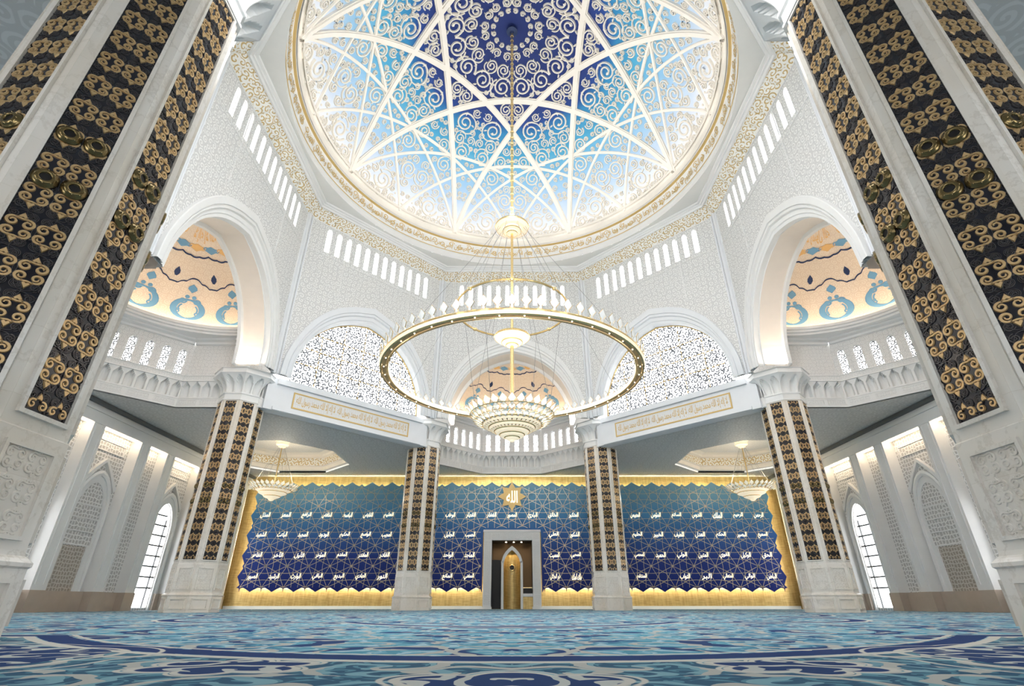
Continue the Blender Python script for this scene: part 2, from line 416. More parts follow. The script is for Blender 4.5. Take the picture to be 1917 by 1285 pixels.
def text_data(items):
    """[(key, text)] -> {key: (verts, faces)} flat letter outlines, centred"""
    obs = []
    for k, t in items:
        c = bpy.data.curves.new('t', 'FONT'); c.body = shape(t); c.resolution_u = 2; c.align_x = 'CENTER'; c.offset = .018
        o = bpy.data.objects.new('t', c); COL.objects.link(o); obs.append((k, o))
    bpy.context.view_layer.update(); dg = bpy.context.evaluated_depsgraph_get(); res = {}
    for k, o in obs:
        me = bpy.data.meshes.new_from_object(o.evaluated_get(dg))
        vs = [v.co.copy() for v in me.vertices]; fs = [tuple(p.vertices) for p in me.polygons]
        x0, x1 = min(v.x for v in vs), max(v.x for v in vs); y0, y1 = min(v.y for v in vs), max(v.y for v in vs)
        res[k] = ([((v.x - (x0 + x1) / 2), (v.y - (y0 + y1) / 2)) for v in vs], fs, x1 - x0, y1 - y0)
        c = o.data; bpy.data.objects.remove(o); bpy.data.curves.remove(c); bpy.data.meshes.remove(me)
    return res
NAMES = ('الرحمن الرحيم الملك القدوس السلام المؤمن المهيمن العزيز الجبار المتكبر الخالق البارئ المصور الغفار القهار الوهاب الرزاق الفتاح العليم '
         'القابض الباسط الخافض الرافع المعز المذل السميع البصير الحكم العدل اللطيف الخبير الحليم العظيم الغفور الشكور العلي الكبير الحفيظ المقيت الحسيب '
         'الجليل الكريم الرقيب المجيب الواسع الحكيم الودود المجيد الباعث الشهيد الحق الوكيل القوي المتين الولي الحميد المحصي المبدئ المعيد المحيي المميت '
         'الحي القيوم الواجد الماجد الواحد الأحد الصمد القادر المقتدر المقدم المؤخر الأول الآخر الظاهر الباطن الوالي المتعالي البر التواب المنتقم العفو الرؤوف '
         'مالك_الملك ذو_الجلال المقسط الجامع الغني المغني المانع الضار النافع النور الهادي البديع الباقي الوارث الرشيد الصبور').split()
VERSE = ('الله لا إله إلا هو الحي القيوم لا تأخذه سنة ولا نوم له ما في السموات وما في الأرض من ذا الذي يشفع عنده إلا بإذنه يعلم ما بين أيديهم وما خلفهم '
         'ولا يحيطون بشيء من علمه إلا بما شاء وسع كرسيه السموات والأرض ولا يؤوده حفظهما وهو العلي العظيم')
TXT = text_data([('n%d' % i, n.replace('_', ' ')) for i, n in enumerate(NAMES)] + [('god', 'الله'), ('verse', VERSE), ('bas', 'بسم الله الرحمن الرحيم'), ('row', 'لا إله إلا الله محمد رسول الله')])
def put_text(mb, key, T, cx, cy, sx, sy, mi=0, thick=0.0):
    vs, fs, _, _ = TXT[key]; b = len(mb.v)
    for x, y in vs: mb.vert(T(cx + x * sx, cy + y * sy, 0), (x, y))
    for f in fs: mb.face([b + i for i in f], mi)

# ------------------------------------------------------------------ floor
mb = MB(); mb.box(-48.4, 48.4, -9.4, YB + 4.2, -.3, 0)
tag(mb.build('floor', 'carpet'), 'blue carpet with cream and navy arabesques covering the whole prayer hall', kind='structure')

# ------------------------------------------------------------------ gallery ceiling with openings
def lobe(a):
    T = fr(a, 0)
    return [T(s, d, 0)[:2] for s, d in (((-12.2, 30.5), (-12.2, 38.25), (-5.05, 45.4), (5.05, 45.4), (12.2, 38.25), (12.2, 30.5)) if a != 180 else ((-12.2, 30.5), (-12.2, 32.4), (12.2, 32.4), (12.2, 30.5)))]
hole = [(x, y + YC) for a in (0, 90, 180, -90) for x, y in lobe(a)]
COFF = [(-35.6, 77.4), (35.6, 77.4)]
def octa(cx, cy, ap):
    r = ap / cos(R(22.5)); return [(cx + r * sin(R(22.5 + 45 * k)), cy + r * cos(R(22.5 + 45 * k))) for k in range(8)]
WXC = 48.4
outl = [(-WXC, -9), (WXC, -9), (WXC, YB + .3), (-WXC, YB + .3)]
mb = MB(); mb.plate(outl, [hole] + [octa(x, y, 9.6 if False else 9.55) for x, y in COFF], lambda x, y, d: (x, y, ZC + d), .8, outer_side=False)
tag(mb.build('ceiling', 'ceil'), 'grey flat gallery ceiling around the domed octagon', kind='structure')
# coffers: stepped octagonal recess
for i, (cx, cy) in enumerate(COFF):
    mb = MB()
    prof = [(9.55, ZC, 0), (9.55, ZC + .25, 0), (9.0, ZC + .3, 0), (9.0, ZC + .9, 0), (8.6, ZC + 1.0, 1), (8.6, ZC + 2.2, 0), (8.1, ZC + 2.3, 0), (8.1, ZC + 2.7, 0), (7.4, ZC + 2.9, 0)]
    L = 0
    for j in range(len(prof) - 1):
        a, b = prof[j], prof[j + 1]; A = octa(cx, cy, a[0]); B = octa(cx, cy, b[0])
        for k in range(8):
            k2 = (k + 1) % 8; W_ = a[0] * .83
            mb.poly([(*A[k], a[1]), (*A[k2], a[1]), (*B[k2], b[1]), (*B[k], b[1])], [(k * W_, a[1]), (k * W_ + W_, a[1]), (k * W_ + W_, b[1] + .001), (k * W_, b[1] + .001)], a[2])
    A = octa(cx, cy, 7.4); mb.poly([(*p, ZC + 2.9) for p in A], A, 2)
    o = mb.build('trim_%d' % (1 + i), ['cream', 'frieze', 'relief'])
    tag(o, 'octagonal ceiling coffer with gilded band, on the %s side of the mihrab' % ('left' if cx < 0 else 'right'), kind='structure')

# ------------------------------------------------------------------ octagon walls with arches
OUT = [(10.8, 24.5), (10.6, 27), (9.8, 29.6), (8.7, 31.9), (7.4, 33.8), (5.5, 35.6), (3.3, 36.8), (1.6, 37.4), (0, 37.9)]
INN = [(9.35, 24.5), (9.15, 27), (8.35, 29.3), (7.25, 31.2), (5.9, 32.7), (4.3, 33.9), (2.6, 34.7), (1.3, 35.1), (0, 35.4)]
def arch(tab, n=3):
    """densify and mirror: left spring -> apex -> right spring"""
    pts = []
    for i in range(len(tab) - 1):
        p0 = tab[max(i - 1, 0)]; p1, p2 = tab[i], tab[i + 1]; p3 = tab[i + 2] if i + 2 < len(tab) else p2
        for k in range(n):
            t = k / n
            pts.append(tuple(.5 * (2 * p1[j] + (p2[j] - p0[j]) * t + (2 * p0[j] - 5 * p1[j] + 4 * p2[j] - p3[j]) * t * t + (-p0[j] + 3 * p1[j] - 3 * p2[j] + p3[j]) * t ** 3) for j in (0, 1)))
    pts.append(tab[-1])
    return [(-x, z) for x, z in pts] + [(x, z) for x, z in reversed(pts[:-1])]
def lerp2(A, B, t): return [(a[0] + (b[0] - a[0]) * t, a[1] + (b[1] - a[1]) * t) for a, b in zip(A, B)]
def sweep(mb, levels, T, mi=0):
    """levels: list of (polyline, depth)"""
    rows = []; L = 0
    for i, (pl, d) in enumerate(levels):
        acc = 0; row = []
        for j, p in enumerate(pl):
            if j: acc += math.dist(p, pl[j - 1])
            row.append((T(p[0], d, p[1]), (acc, i * .35)))
        rows.append(row)
    mb.grid(rows, mi)
AO, AI = arch(OUT), arch(INN)
SIDES = {0: 'far wall over the mihrab', -45: 'diagonal wall between the far left and middle left columns', 45: 'diagonal wall between the far right and middle right columns',
         -90: 'left wall over the side apse', 90: 'right wall over the side apse', -135: 'near left diagonal wall', 135: 'near right diagonal wall', 180: 'wall above the camera'}
NAME = {0: 'far', -45: 'far_left', 45: 'far_right', -90: 'left', 90: 'right', -135: 'near_left', 135: 'near_right', 180: 'near'}
def slot(cx, z0, z1, hw, pointed=True, n=4):
    top = [(cx + hw * cos(pi * k / (2 * n)), z1 - hw * 1.25 + hw * 1.25 * sin(pi * k / (2 * n))) for k in range(n + 1)]
    left = [(2 * cx - x, z) for x, z in reversed(top[:-1])]
    return [(cx - hw, z0), (cx + hw, z0)] + top + left
SLOTS = [-8.25 + 1.5 * k for k in range(12)]
win_n = [0]
def next_win(): win_n[0] += 1; return 'window_%d' % win_n[0]
def slot_window_mesh(hw, h, mat, sill=0.0):
    mb = MB(); o = slot(0, 0, h, hw + .03); i = slot(0, .07, h - .07, hw - .05)
    mb.plate(o, [i], lambda x, z, d: (x, d, z), .1, 0)
    mb.plate(slot(0, 0, h, hw), [], lambda x, z, d: (x, .05, z), 0, 1)
    return mb.data('slot_window', ['plaster', mat])
M_SLOT = slot_window_mesh(.36, 3.9, 'clear')
for a in (0, -45, 45, -90, 90, -135, 135, 180):
    T = fr(a); mb = MB()
    outline = [(-SIDE, 24.5), (-SIDE, 48.4), (SIDE, 48.4), (SIDE, 24.5)] + list(reversed(AI))
    if abs(a) >= 135: outline = [(-SIDE, 43.2), (-SIDE, 48.4), (SIDE, 48.4), (SIDE, 43.2)]
    mb.plate(outline, [slot(c, 43.6, 47.5, .36) for c in SLOTS], lambda x, z, d: T(x, AP + d, z), .5, outer_side=False)
    if abs(a) == 90: sg_ = -1 if a < 0 else -1; e = -SIDE; q_ = (e - 4, e + .2) if a < 0 else (SIDE - .2, SIDE + 4); mb.box(*q_, AP + .05, AP + .5, ZC, 48.4, 0, T)
    if abs(a) == 135: mb.box(-14, 14, 31, 31.4, ZC, 43.6, 0, T); mb.box(-SIDE, SIDE, AP + .5, 31.2, 43.2, 43.6, 0, T)  # unseen set-back infill and lid, added to keep outside light out
    wl = mb.build('wall_' + NAME[a], 'wall')
    tag(wl, 'pale scroll-relief upper wall of the octagon, ' + SIDES[a], kind='structure')
    if a == 180: continue
    # archivolt
    if abs(a) == 135:
        for c in SLOTS:
            o = link(next_win(), M_SLOT); o.location = T(c, AP + .25, 43.6); o.rotation_euler = (0, 0, -R(a))
            tag(o, 'narrow bright slot window in the row under the cornice, ' + SIDES[a], kind='structure', group='slot windows under the cornice, ' + SIDES[a])
        continue
    mb = MB()
    lv = [(0, -.0), (0, -.40), (.06, -.46), (.38, -.46), (.40, -.30), (.46, -.30), (.48, -.40), (.56, -.40), (.60, -.16), (.80, -.16), (.84, -.05), (1.0, -.05)]
    sweep(mb, [(lerp2(AO, AI, t), AP + d) for t, d in lv], T)
    if a % 90: sweep(mb, [(AI, AP - .05), (AI, AP + 1.25)], T)
    mb.build('archivolt', 'plaster_cool' if a % 90 else 'plaster', wl)
    # vertical seams and framing bead
    mb = MB()
    for s in (-10.9, 10.9, -5.5, 5.5): mb.box(s - .06, s + .06, AP - .05, AP, (38.3 if abs(s) > 6 else 38.3) - (3 if abs(s) > 6 else 1), 48.2, 0, T)
    mb.box(-10.9, 10.9, AP - .06, AP, 42.95, 43.05, 0, T); mb.box(-10.9, 10.9, AP - .07, AP, 47.9, 48.1, 0, T)
    mb.build('wall_bead', 'plaster', wl)
    for c in SLOTS:
        o = link(next_win(), M_SLOT); o.location = T(c, AP + .25, 43.6); o.rotation_euler = (0, 0, -R(a))
        tag(o, 'narrow bright slot window in the row under the cornice, ' + SIDES[a], kind='structure', group='slot windows under the cornice, ' + SIDES[a])
# great arched windows in the diagonal walls
for a in (-45, 45):
    T = fr(a); root = MB(); wi = lerp2(AO, AI, 1.03)
    root.plate([(-9.4, 24.45), (9.4, 24.45)] + list(reversed(wi))[1:-1], [], lambda x, z, d: T(x, AP + 1.15, z), 0)
    o = root.build(next_win(), 'bigpane')
    tag(o, 'great pointed-arch window of pierced glass in the ' + SIDES[a], kind='structure')
    mb = MB()
    sweep(mb, [(AI, AP + .95), (lerp2(AO, AI, 1.05), AP + .93), (lerp2(AO, AI, 1.05), AP + 1.13)], T)
    mb.build('gilt_frame', 'palegold', o)
    mb = MB()
    for z in (27.2, 29.4, 31.6): 
        hw = max(x for x, zz in AI if zz >= z) if z > 24.6 else 9.3
        for k in range(int(hw * 2 / .62)): mb.box(-hw + k * .62 + .08, -hw + k * .62 + .5, AP + 1.08, AP + 1.13, z - .06, z + .06, 0, T)
    for s in (-6, -3, 0, 3, 6):
        zt = min(z for x, z in AI if abs(abs(x) - abs(s)) < 1.2 and z > 30) if abs(s) > 1 else 35.2
        for k in range(int((zt - 24.6) / .62)): mb.box(s - .05, s + .05, AP + 1.08, AP + 1.13, 24.6 + k * .62 + .08, 24.6 + k * .62 + .5, 0, T)
    mb.build('glazing_bars', 'palegold', o)
# corner shafts where the octagon walls meet
for k in range(8):
    a = 22.5 + 45 * k; rr = 29.95
    if k in (3, 4): continue
    a = a; c = (rr * sin(R(a)), YC + rr * cos(R(a))); mb = MB()
    mb.lathe([(.30, 24.5), (.30, 48.3)], 10, c); mb.lathe([(.12, 24.5), (.12, 48.3)], 8, (c[0] - .42 * cos(R(a)) - .2 * sin(R(a)), c[1] + .42 * sin(R(a)) - .2 * cos(R(a))))
    mb.lathe([(.12, 24.5), (.12, 48.3)], 8, (c[0] + .42 * cos(R(a)) - .2 * sin(R(a)), c[1] - .42 * sin(R(a)) - .2 * cos(R(a))))
    o = mb.build('trim_%d' % (3 + k), 'plaster_cool'); tag(o, 'slender vertical corner moulding of the octagon at %d degrees round from the mihrab' % a, kind='structure')

# ------------------------------------------------------------------ beams with inscriptions under the great windows
for a in (-45, 45):
    T = fr(a); mb = MB(); D0 = 28.7
    mb.box(-11.4, 11.4, D0, D0 + 1.6, ZC, 24.48, 0, T)
    mb.box(-10.4, 10.4, D0 - .35, D0 + .5, 23.75, 24.45, 0, T); mb.box(-10.4, 10.4, D0 - .18, D0, ZC + .02, ZC + .4, 0, T)
    o = mb.build('beam', 'plaster_cool')
    tag(o, 'pale beam with a gold inscription panel under the great window, ' + SIDES[a], 'beam', 'inscribed beams')
    mb = MB(); mb.plate([(-8.1, 21.45), (8.1, 21.45), (8.1, 23.15), (-8.1, 23.15)], [], lambda x, z, d: T(x, D0 - .05, z), 0)
    pn = mb.build('inscription_panel', 'reliefsm', o)
    mb = MB(); mb.plate([(-8.25, 21.3), (8.25, 21.3), (8.25, 23.3), (-8.25, 23.3)], [[(-8.08, 21.47), (8.08, 21.47), (8.08, 23.13), (-8.08, 23.13)]], lambda x, z, d: T(x, D0 - .08 + d, z), .07)
    for cx in (-5.3, 0, 5.3): put_text(mb, 'row', lambda x, z, d: T(x, D0 - .07, z), cx, 22.3, 5.0 / TXT['row'][2], 1.3 / TXT['row'][3])
    mb.build('gilt_lettering', 'palegold', pn)

# ------------------------------------------------------------------ cornice, soffit, drum, dome
def oct_ring(mb, prof, mi=0, uvk=1.0):
    L = 0
    for j in range(len(prof) - 1):
        (a0, z0), (a1, z1) = prof[j], prof[j + 1]; dl = math.hypot(a1 - a0, z1 - z0)
        A = octa(0, YC, a0); B = octa(0, YC, a1); W0 = a0 * .8284; W1 = a1 * .8284
        for k in range(8):
            k2 = (k + 1) % 8
            mb.poly([(*A[k], z0), (*A[k2], z0), (*B[k2], z1), (*B[k], z1)], [(-W0 / 2, L), (W0 / 2, L), (W1 / 2, L + dl), (-W1 / 2, L + dl)], mi)
        L += dl
mb = MB()
oct_ring(mb, [(26.1, 49.15), (26.15, 49.05), (25.95, 49.0), (25.85, 49.25), (25.65, 49.25), (25.6, 49.4), (25.3, 49.4), (25.25, 49.6)])
mb.plate(octa(0, YC, 25.25), [[(24.95 * sin(2 * pi * k / 96), YC + 24.95 * cos(2 * pi * k / 96)) for k in range(96)]], lambda x, y, d: (x, y, 49.6), 0, 1)
o = mb.build('trim_11', ['plaster', 'soffit']); tag(o, 'white stepped moulding and grey octagonal soffit under the dome', kind='structure')
# shell frieze with gold vines
NL = 13
for a in (0, -45, 45, -90, 90, -135, 135, 180):
    T = fr(a); mb = MB(); rows = []; NJ = NL * 10
    for i in range(9):
        t = i / 8; row = []
        for j in range(NJ + 1):
            u = j / NJ; ph = abs(sin(pi * NL * u)); bul = .32 * ph * sin(pi * min(1, t * 1.2)) ** 1
            d = 27.70 - 1.6 * t ** 1.25 - bul; z = 48.2 + .95 * t ** .8 - .22 * ph * (1 - t) - .1 * bul
            hw = d * .41421; row.append((T(-hw + 2 * hw * u, d, z), (-hw + 2 * hw * u, t * 2.2)))
        rows.append(row)
    mb.grid(rows); mb.sm = True
    tag(mb.build('cornice_frieze', 'frieze'), 'scalloped gold-veined frieze on the ' + SIDES[a].replace('columns', 'columns'), 'frieze', 'scalloped cornice friezes')

DP = [(0, 17.25), (3, 17.0), (5, 16.45), (8, 15.35), (10.1, 14.35), (13.2, 12.45), (16, 10.35), (19, 7.65), (21.5, 4.8), (23.3, 2.2), (24.1, .9), (24.4, 0)]
Z0 = 54.0
def dz(r):
    r = min(max(r, 0), 24.4)
    for i in range(len(DP) - 1):
        (r0, z0), (r1, z1) = DP[i], DP[i + 1]
        if r <= r1:
            def sl(k):
                if k <= 0: return 0
                if k >= len(DP) - 1: return (DP[-1][1] - DP[-2][1]) / (DP[-1][0] - DP[-2][0])
                return (DP[k + 1][1] - DP[k - 1][1]) / (DP[k + 1][0] - DP[k - 1][0])
            t = (r - r0) / (r1 - r0); h = r1 - r0; m0, m1 = sl(i) * h, sl(i + 1) * h
            return (2 * t ** 3 - 3 * t * t + 1) * z0 + (t ** 3 - 2 * t * t + t) * m0 + (-2 * t ** 3 + 3 * t * t) * z1 + (t ** 3 - t * t) * m1
    return 0
def dn(r):
    e = .05; s = (dz(min(r + e, 24.4)) - dz(max(r - e, 0))) / (min(r + e, 24.4) - max(r - e, 0)); L = sqrt(1 + s * s)
    return (s / L, -1 / L)   # inward normal in (r, z)
dome = empty('dome', (0, YC, Z0)); tag(dome, 'great blue and white dome with an eight-pointed star of ivory ribs', 'dome', kind='structure')
mb = MB(); mb.sm = True
mb.lathe([(r, dz(r)) for r in [24.4, 24.3, 24.1, 23.7, 23.3, 22.6] + [22 - .6 * k for k in range(36)] + [.2, 0.001]], 128)
mb.build('dome_shell', 'dome', dome)
def dome_pt(x, y, h):
    r = math.hypot(x, y)
    if r > 24.4: x, y, r = x * 24.4 / r, y * 24.4 / r, 24.4
    nr, nz = dn(r); rr = r + nr * h
    k = rr / r if r > 1e-4 else 1
    return (x * k, y * k, dz(r) + nz * h)
def rib_data(k0, w_, h_):
    mb = MB(); dd = 24.35 * k0; half = sqrt(24.35 ** 2 - dd * dd); n = 64; rows = []
    for i in range(n + 1):
        t = -half + 2 * half * i / n; row = []
        wv = w_ * (.8 + .2 * cos(pi * t / half / 2))
        for s_, hh in ((-1, 0), (-1, .6), (-.72, .62), (-.68, 1), (.68, 1), (.72, .62), (1, .6), (1, 0)):
            row.append((dome_pt(dd + s_ * wv, t, hh * h_), (s_, t)))
        rows.append(row)
    mb.grid(rows); return mb.data('rib', 'rib')
RM, RT = rib_data(cos(R(67.5)), .42, .50), rib_data(cos(R(45)), .17, .26)
for k in range(8):
    o = link('rib', RM, dome); o.rotation_euler = (0, 0, R(45 * k))
for k in range(16):
    o = link('slender_rib', RT, dome); o.rotation_euler = (0, 0, R(22.5 * k))
# filigree: spirals packed into one 22.5 degree sector, mirrored round the dome
random.seed(11)
arc = [0.0]
for i in range(1, 245):
    r0, r1 = (i - 1) * .1, i * .1; arc.append(arc[-1] + math.hypot(.1, dz(r1) - dz(r0)))
def r_of_arc(s):
    for i in range(1, 245):
        if arc[i] >= s: return (i - 1 + (s - arc[i - 1]) / (arc[i] - arc[i - 1])) * .1
    return 24.4
DM, DT = 24.35 * cos(R(67.5)), 24.35 * cos(R(45))
def clear_of_ribs(x, y):
    m1 = min(abs(x * cos(R(45 * k)) + y * sin(R(45 * k)) - DM) for k in range(8)); m2 = min(abs(x * cos(R(22.5 * k)) + y * sin(R(22.5 * k)) - DT) for k in range(16))
    return min(m1 - .40, (m2 - .15) if math.hypot(x, y) > 17 else 9)
circles = []
SMAX = arc[-1]
for rad, tries in ((1.45, 700), (1.15, 900), (.9, 1400), (.68, 2200), (.5, 3200), (.36, 4200)):
    for _ in range(tries):
        s = random.uniform(1.0, SMAX - .5); r = r_of_arc(s)
        th = random.uniform(0, R(22.5))
        w1 = th * r; w2 = (R(22.5) - th) * r
        if min(w1, w2) < rad * 1.02: continue
        if s + rad > SMAX - .3: continue
        x, y = r * sin(th), r * cos(th)
        if clear_of_ribs(x, y) < rad * .8: continue
        if any((s - c[0]) ** 2 + ((th - c[1]) * (r + c[3]) / 2) ** 2 < (rad + c[2]) ** 2 * .93 for c in circles): continue
        circles.append((s, th, rad, r))
mb = MB(); FH = .22
for (s, th, rad, r) in circles:
    hand = random.choice((-1, 1)); a0 = random.uniform(0, 2 * pi); wd = .055 + .06 * min(rad, 1.3)
    strokes = [(spiral(0, 0, rad * 1.0, rad * .22, 1.75, a0, hand, 30 if rad > .6 else 20), lambda t, w=wd: w * (1.1 - .25 * t) + (.07 * rad if t > .9 else 0))]
    if rad > .8: strokes.append(([(rad * (.96 + .25 * sin(pi * q / 14)) * cos(a0 + 2.5 + hand * q / 14 * 2.6), rad * (.96 + .25 * sin(pi * q / 14)) * sin(a0 + 2.5 + hand * q / 14 * 2.6)) for q in range(15)], wd * .8))
    leaves = []
    for q in range(3 if rad > .6 else 1):
        aa = a0 + q * 2.2 + .9; l0 = rad * 1.0; ln = rad * .42
        leaves.append([(cos(aa) * (l0 - ln * .9) + -sin(aa) * 0, sin(aa) * (l0 - ln * .9)), (cos(aa) * (l0 - ln * .3) - sin(aa) * ln * .28, sin(aa) * (l0 - ln * .3) + cos(aa) * ln * .28),
                       (cos(aa) * (l0 + ln * .15) - sin(aa) * ln * .35, sin(aa) * (l0 + ln * .15) + cos(aa) * ln * .35), (cos(aa) * (l0), sin(aa) * (l0)), (cos(aa) * (l0 - ln * .35) + sin(aa) * ln * .2, sin(aa) * (l0 - ln * .35) - cos(aa) * ln * .2)])
    for k in range(8):
        for mir in (1, -1):
            def T(dx, dy, h, mir=mir, k=k):
                ss = min(max(s + dy, .05), SMAX); rr = r_of_arc(ss); tt = mir * (th + dx / max(r, .6)) + R(45 * k)
                return dome_pt(rr * sin(tt), rr * cos(tt), h)
            for pts, wv in strokes: mb.ribbon(pts, wv, FH, T)
            for lf in leaves: mb.leafshape(lf, FH * .9, T)
mb.build('filigree', 'filigree', dome)
# scalloped border at the dome foot
mb = MB()
mb.lathe([(24.41, -.9), (24.38, 0), (24.1, .55), (23.95, .6), (24.0, .2)], 128)
for k in range(96):
    th0 = 2 * pi * k / 96
    def T(dx, dy, h, th0=th0):
        ss = SMAX - .3 - dy; rr = r_of_arc(ss); tt = th0 + dx / 23.5; return dome_pt(rr * sin(tt), rr * cos(tt), h)
    mb.ribbon(spiral(0, .75, .5, .12, 1.3, 0, 1 if k % 2 else -1, 14), .09, .15, T); mb.blob(0, 1.6 + .3 * (k % 2), .16, .12, T)
mb.build('dome_foot_border', 'filigree', dome)
# drum ring with inscription
mb = MB(); mb.sm = False
mb.lathe([(24.95, 49.6 - Z0), (25.0, 49.9 - Z0), (25.35, 50.0 - Z0), (25.35, 50.9 - Z0), (25.2, 51.0 - Z0)], 128)
mb.lathe([(25.2, 51.0 - Z0), (24.85, 52.85 - Z0)], 128); mb.lathe([(24.65, 52.95 - Z0), (24.41, 53.4 - Z0), (24.41, .0)], 128)
dr = mb.build('drum_ring', 'plaster', dome)
mb = MB(); mb.lathe([(24.85, 52.8 - Z0), (24.55, 52.85 - Z0), (24.55, 52.97 - Z0), (24.7, 53.0 - Z0)], 128); mb.lathe([(25.17, 50.98 - Z0), (25.1, 51.05 - Z0), (25.16, 51.12 - Z0)], 128)
vw, vh = TXT['verse'][2], TXT['verse'][3]
for rep in range(2):
    C_ = 2 * pi * 25.0 / 2
    def T(x, y, d): th = pi + rep * pi + x / 25.0; f = (y + .9) / 1.8; rr = 25.12 - .33 * f; return (rr * sin(th), rr * cos(th), 51.1 - Z0 + f * 1.65)
    put_text(mb, 'verse', T, 0, 0, C_ * .985 / vw, 1.75 / vh)
for rep in range(110):
    def T(x, y, h, th0=2 * pi * rep / 110): th = th0 + x / 25; rr = 25.14 - .33 * y / 1.8; return (rr * sin(th), rr * cos(th), 51.1 - Z0 + y * .93)
    mb.ribbon(spiral(0, .85 + .35 * (rep % 2), .5, .15, 1.2, rep * 1.1, 1 if rep % 3 else -1, 14), .06, .03, T)
mb.build('gilt_inscription', 'palegold', dr)

# ------------------------------------------------------------------ niche (muqarnas) grids
def niche_cell(mb, T, w, zlo, zhi, off, s0, n=12, m=14, mi=0, depth=.42):
    """one pointed niche; T(s,d,z); off(z)->outward shift d of the plain surface"""
    rows = []
    for i in range(m + 1):
        v = i / m; z = zlo + (zhi - zlo) * v; row = []
        for j in range(n + 1):
            u = j / n; x = (u - .5) * 2
            half = .76 if v < .55 else .76 * max(0, 1 - ((v - .55) / .37)) ** .6
            inside = abs(x) < half and .06 < v < .92
            dep = depth * (1 - (x / max(half, .01)) ** 2 * .55) if inside else 0
            row.append((T(s0 + (u - .5) * w, off(z) + dep, z), (s0 + (u - .5) * w, z)))
        rows.append(row)
    mb.grid(rows, mi)

# ------------------------------------------------------------------ column prototype
CR = 2.4; CAP = CR * cos(R(22.5)); CS = 2 * CR * sin(R(22.5))
def prism(mb, prof, mi=0):
    """octagonal loft: (apothem, z)"""
    for j in range(len(prof) - 1):
        (a0, z0), (a1, z1) = prof[j], prof[j + 1]; A, B = octa(0, 0, a0), octa(0, 0, a1)
        for k in range(8):
            k2 = (k + 1) % 8; W_ = max(a0, a1) * .8284
            mb.poly([(*A[k], z0), (*A[k2], z0), (*B[k2], z1), (*B[k], z1)], [(k * 1.837, z0), ((k + 1) * 1.837, z0), ((k + 1) * 1.837, z1 + (.001 if z1 == z0 else 0)), (k * 1.837, z1)], mi)
def medallion(mb, cx, cy, w, h, T, mi, gold=True):
    r = w * .265; hh = .035 if gold else .022
    for sx in (-1, 1):
        for sy in (-1, 1):
            x, y = cx + sx * w * .25, cy + sy * (h * .18 if gold else h * .215)
            if gold:
                pts = spiral(x, y, r * .80, r * .2, 1.38, atan2(sy * .85, -sx * .5), -sx * sy, 28, 1.1)
                mb.ribbon(pts, lambda t, r=r: r * (.16 + .12 * sin(pi * min(1, t * 1.3 + .1)) ) * (1 if t < .9 else .7), hh, T, mi)
            else:
                for q in (0, .42):
                    pts = spiral(x, y, r * (1.0 - q * .1), r * .14, 1.7, atan2(sy * .8, -sx * .55) + q * 7.2, -sx * sy, 24)
                    mb.ribbon(pts, r * .085, hh, T, mi)
    for sy in (-1, 1):
        y = cy + sy * h * .42; k = w * .145
        if gold:
            mb.leafshape([(cx, y + sy * k * 1.5), (cx - k * .7, y + sy * k * .45), (cx - k * 1.15, y - sy * k * .2), (cx - k * .6, y - sy * k * .7), (cx, y - sy * k * .3), (cx + k * .6, y - sy * k * .7), (cx + k * 1.15, y - sy * k * .2), (cx + k * .7, y + sy * k * .45)], hh, T, mi)
            mb.ribbon([(cx - r * .75, cy + sy * h * .345), (cx, cy + sy * h * .32), (cx + r * .75, cy + sy * h * .345)], r * .2, hh, T, mi)
        else: mb.blob(cx, y, k * .6, hh, T, mi, 6)
def ogee(cx, cy, w, h, n=28):
    return [(cx + w / 2 * (1 + .10 * cos(4 * q)) * cos(q), cy + h / 2 * (1 + .16 * abs(sin(q)) ** 3 - .07 * cos(4 * q)) * sin(q)) for q in [2 * pi * i / n for i in range(n + 1)]]
PW, PZ0, PZ1 = 1.2, 4.55, 20.8
PITCH = (PZ1 - PZ0) / 16
TP = lambda x, z, h: (x, -h, z)    # panel lies in xz, facing -y
gm = MB(); dm = MB()
for i in range(17):
    z = PZ1 - i * PITCH
    for sx in (-.29, .29):
        if i in (0, 16):
            sg = -1 if i == 0 else 1
            for q in (-1, 1):
                gm.ribbon(spiral(sx + q * .142, z + sg * .17, .115, .024, 1.22, atan2(sg * .8, -q * .55), -q * sg, 22), lambda t: .024 + .014 * sin(pi * min(1, t * 1.5 + .1)), .035, TP)
            gm.leafshape([(sx, z + sg * .46), (sx - .07, z + sg * .36), (sx - .08, z + sg * .28), (sx, z + sg * .3), (sx + .08, z + sg * .28), (sx + .07, z + sg * .36)], .035, TP)
        else:
            medallion(gm, sx, z, .58, .76, TP, 0)
        dm.ribbon(ogee(sx, z, .60, .90) if i not in (0, 16) else [(sx - .28, z), (sx, z + (.5 if i else -.5)), (sx + .28, z)], .010, .03, TP)
    if i < 16:
        zz = z - PITCH / 2
        medallion(dm, 0, zz, .52, .72, TP, 0, False); dm.ribbon(ogee(0, zz, .50, .74), .010, .025, TP)
        for sx in (-1, 1):
            for sy in (-1, 1):
                for q in (0, .4): dm.ribbon(spiral(sx * .47, zz + sy * .15, .115, .02, 1.8, -pi / 2 * sy + q * 3, sx * sy, 20), .011, .022, TP)
                dm.ribbon([(sx * .585, zz + sy * .06), (sx * .40, zz + sy * .33), (sx * .55, zz + sy * .40)], .012, .022, TP)
GM, DM_ = gm.data('gold_scrollwork', 'gold'), dm.data('dark_scrollwork', 'darkline')
pm = MB(); pm.box(-PW / 2, PW / 2, 0, .05, PZ0, PZ1); PM = pm.data('ornamental_panel', 'dark')
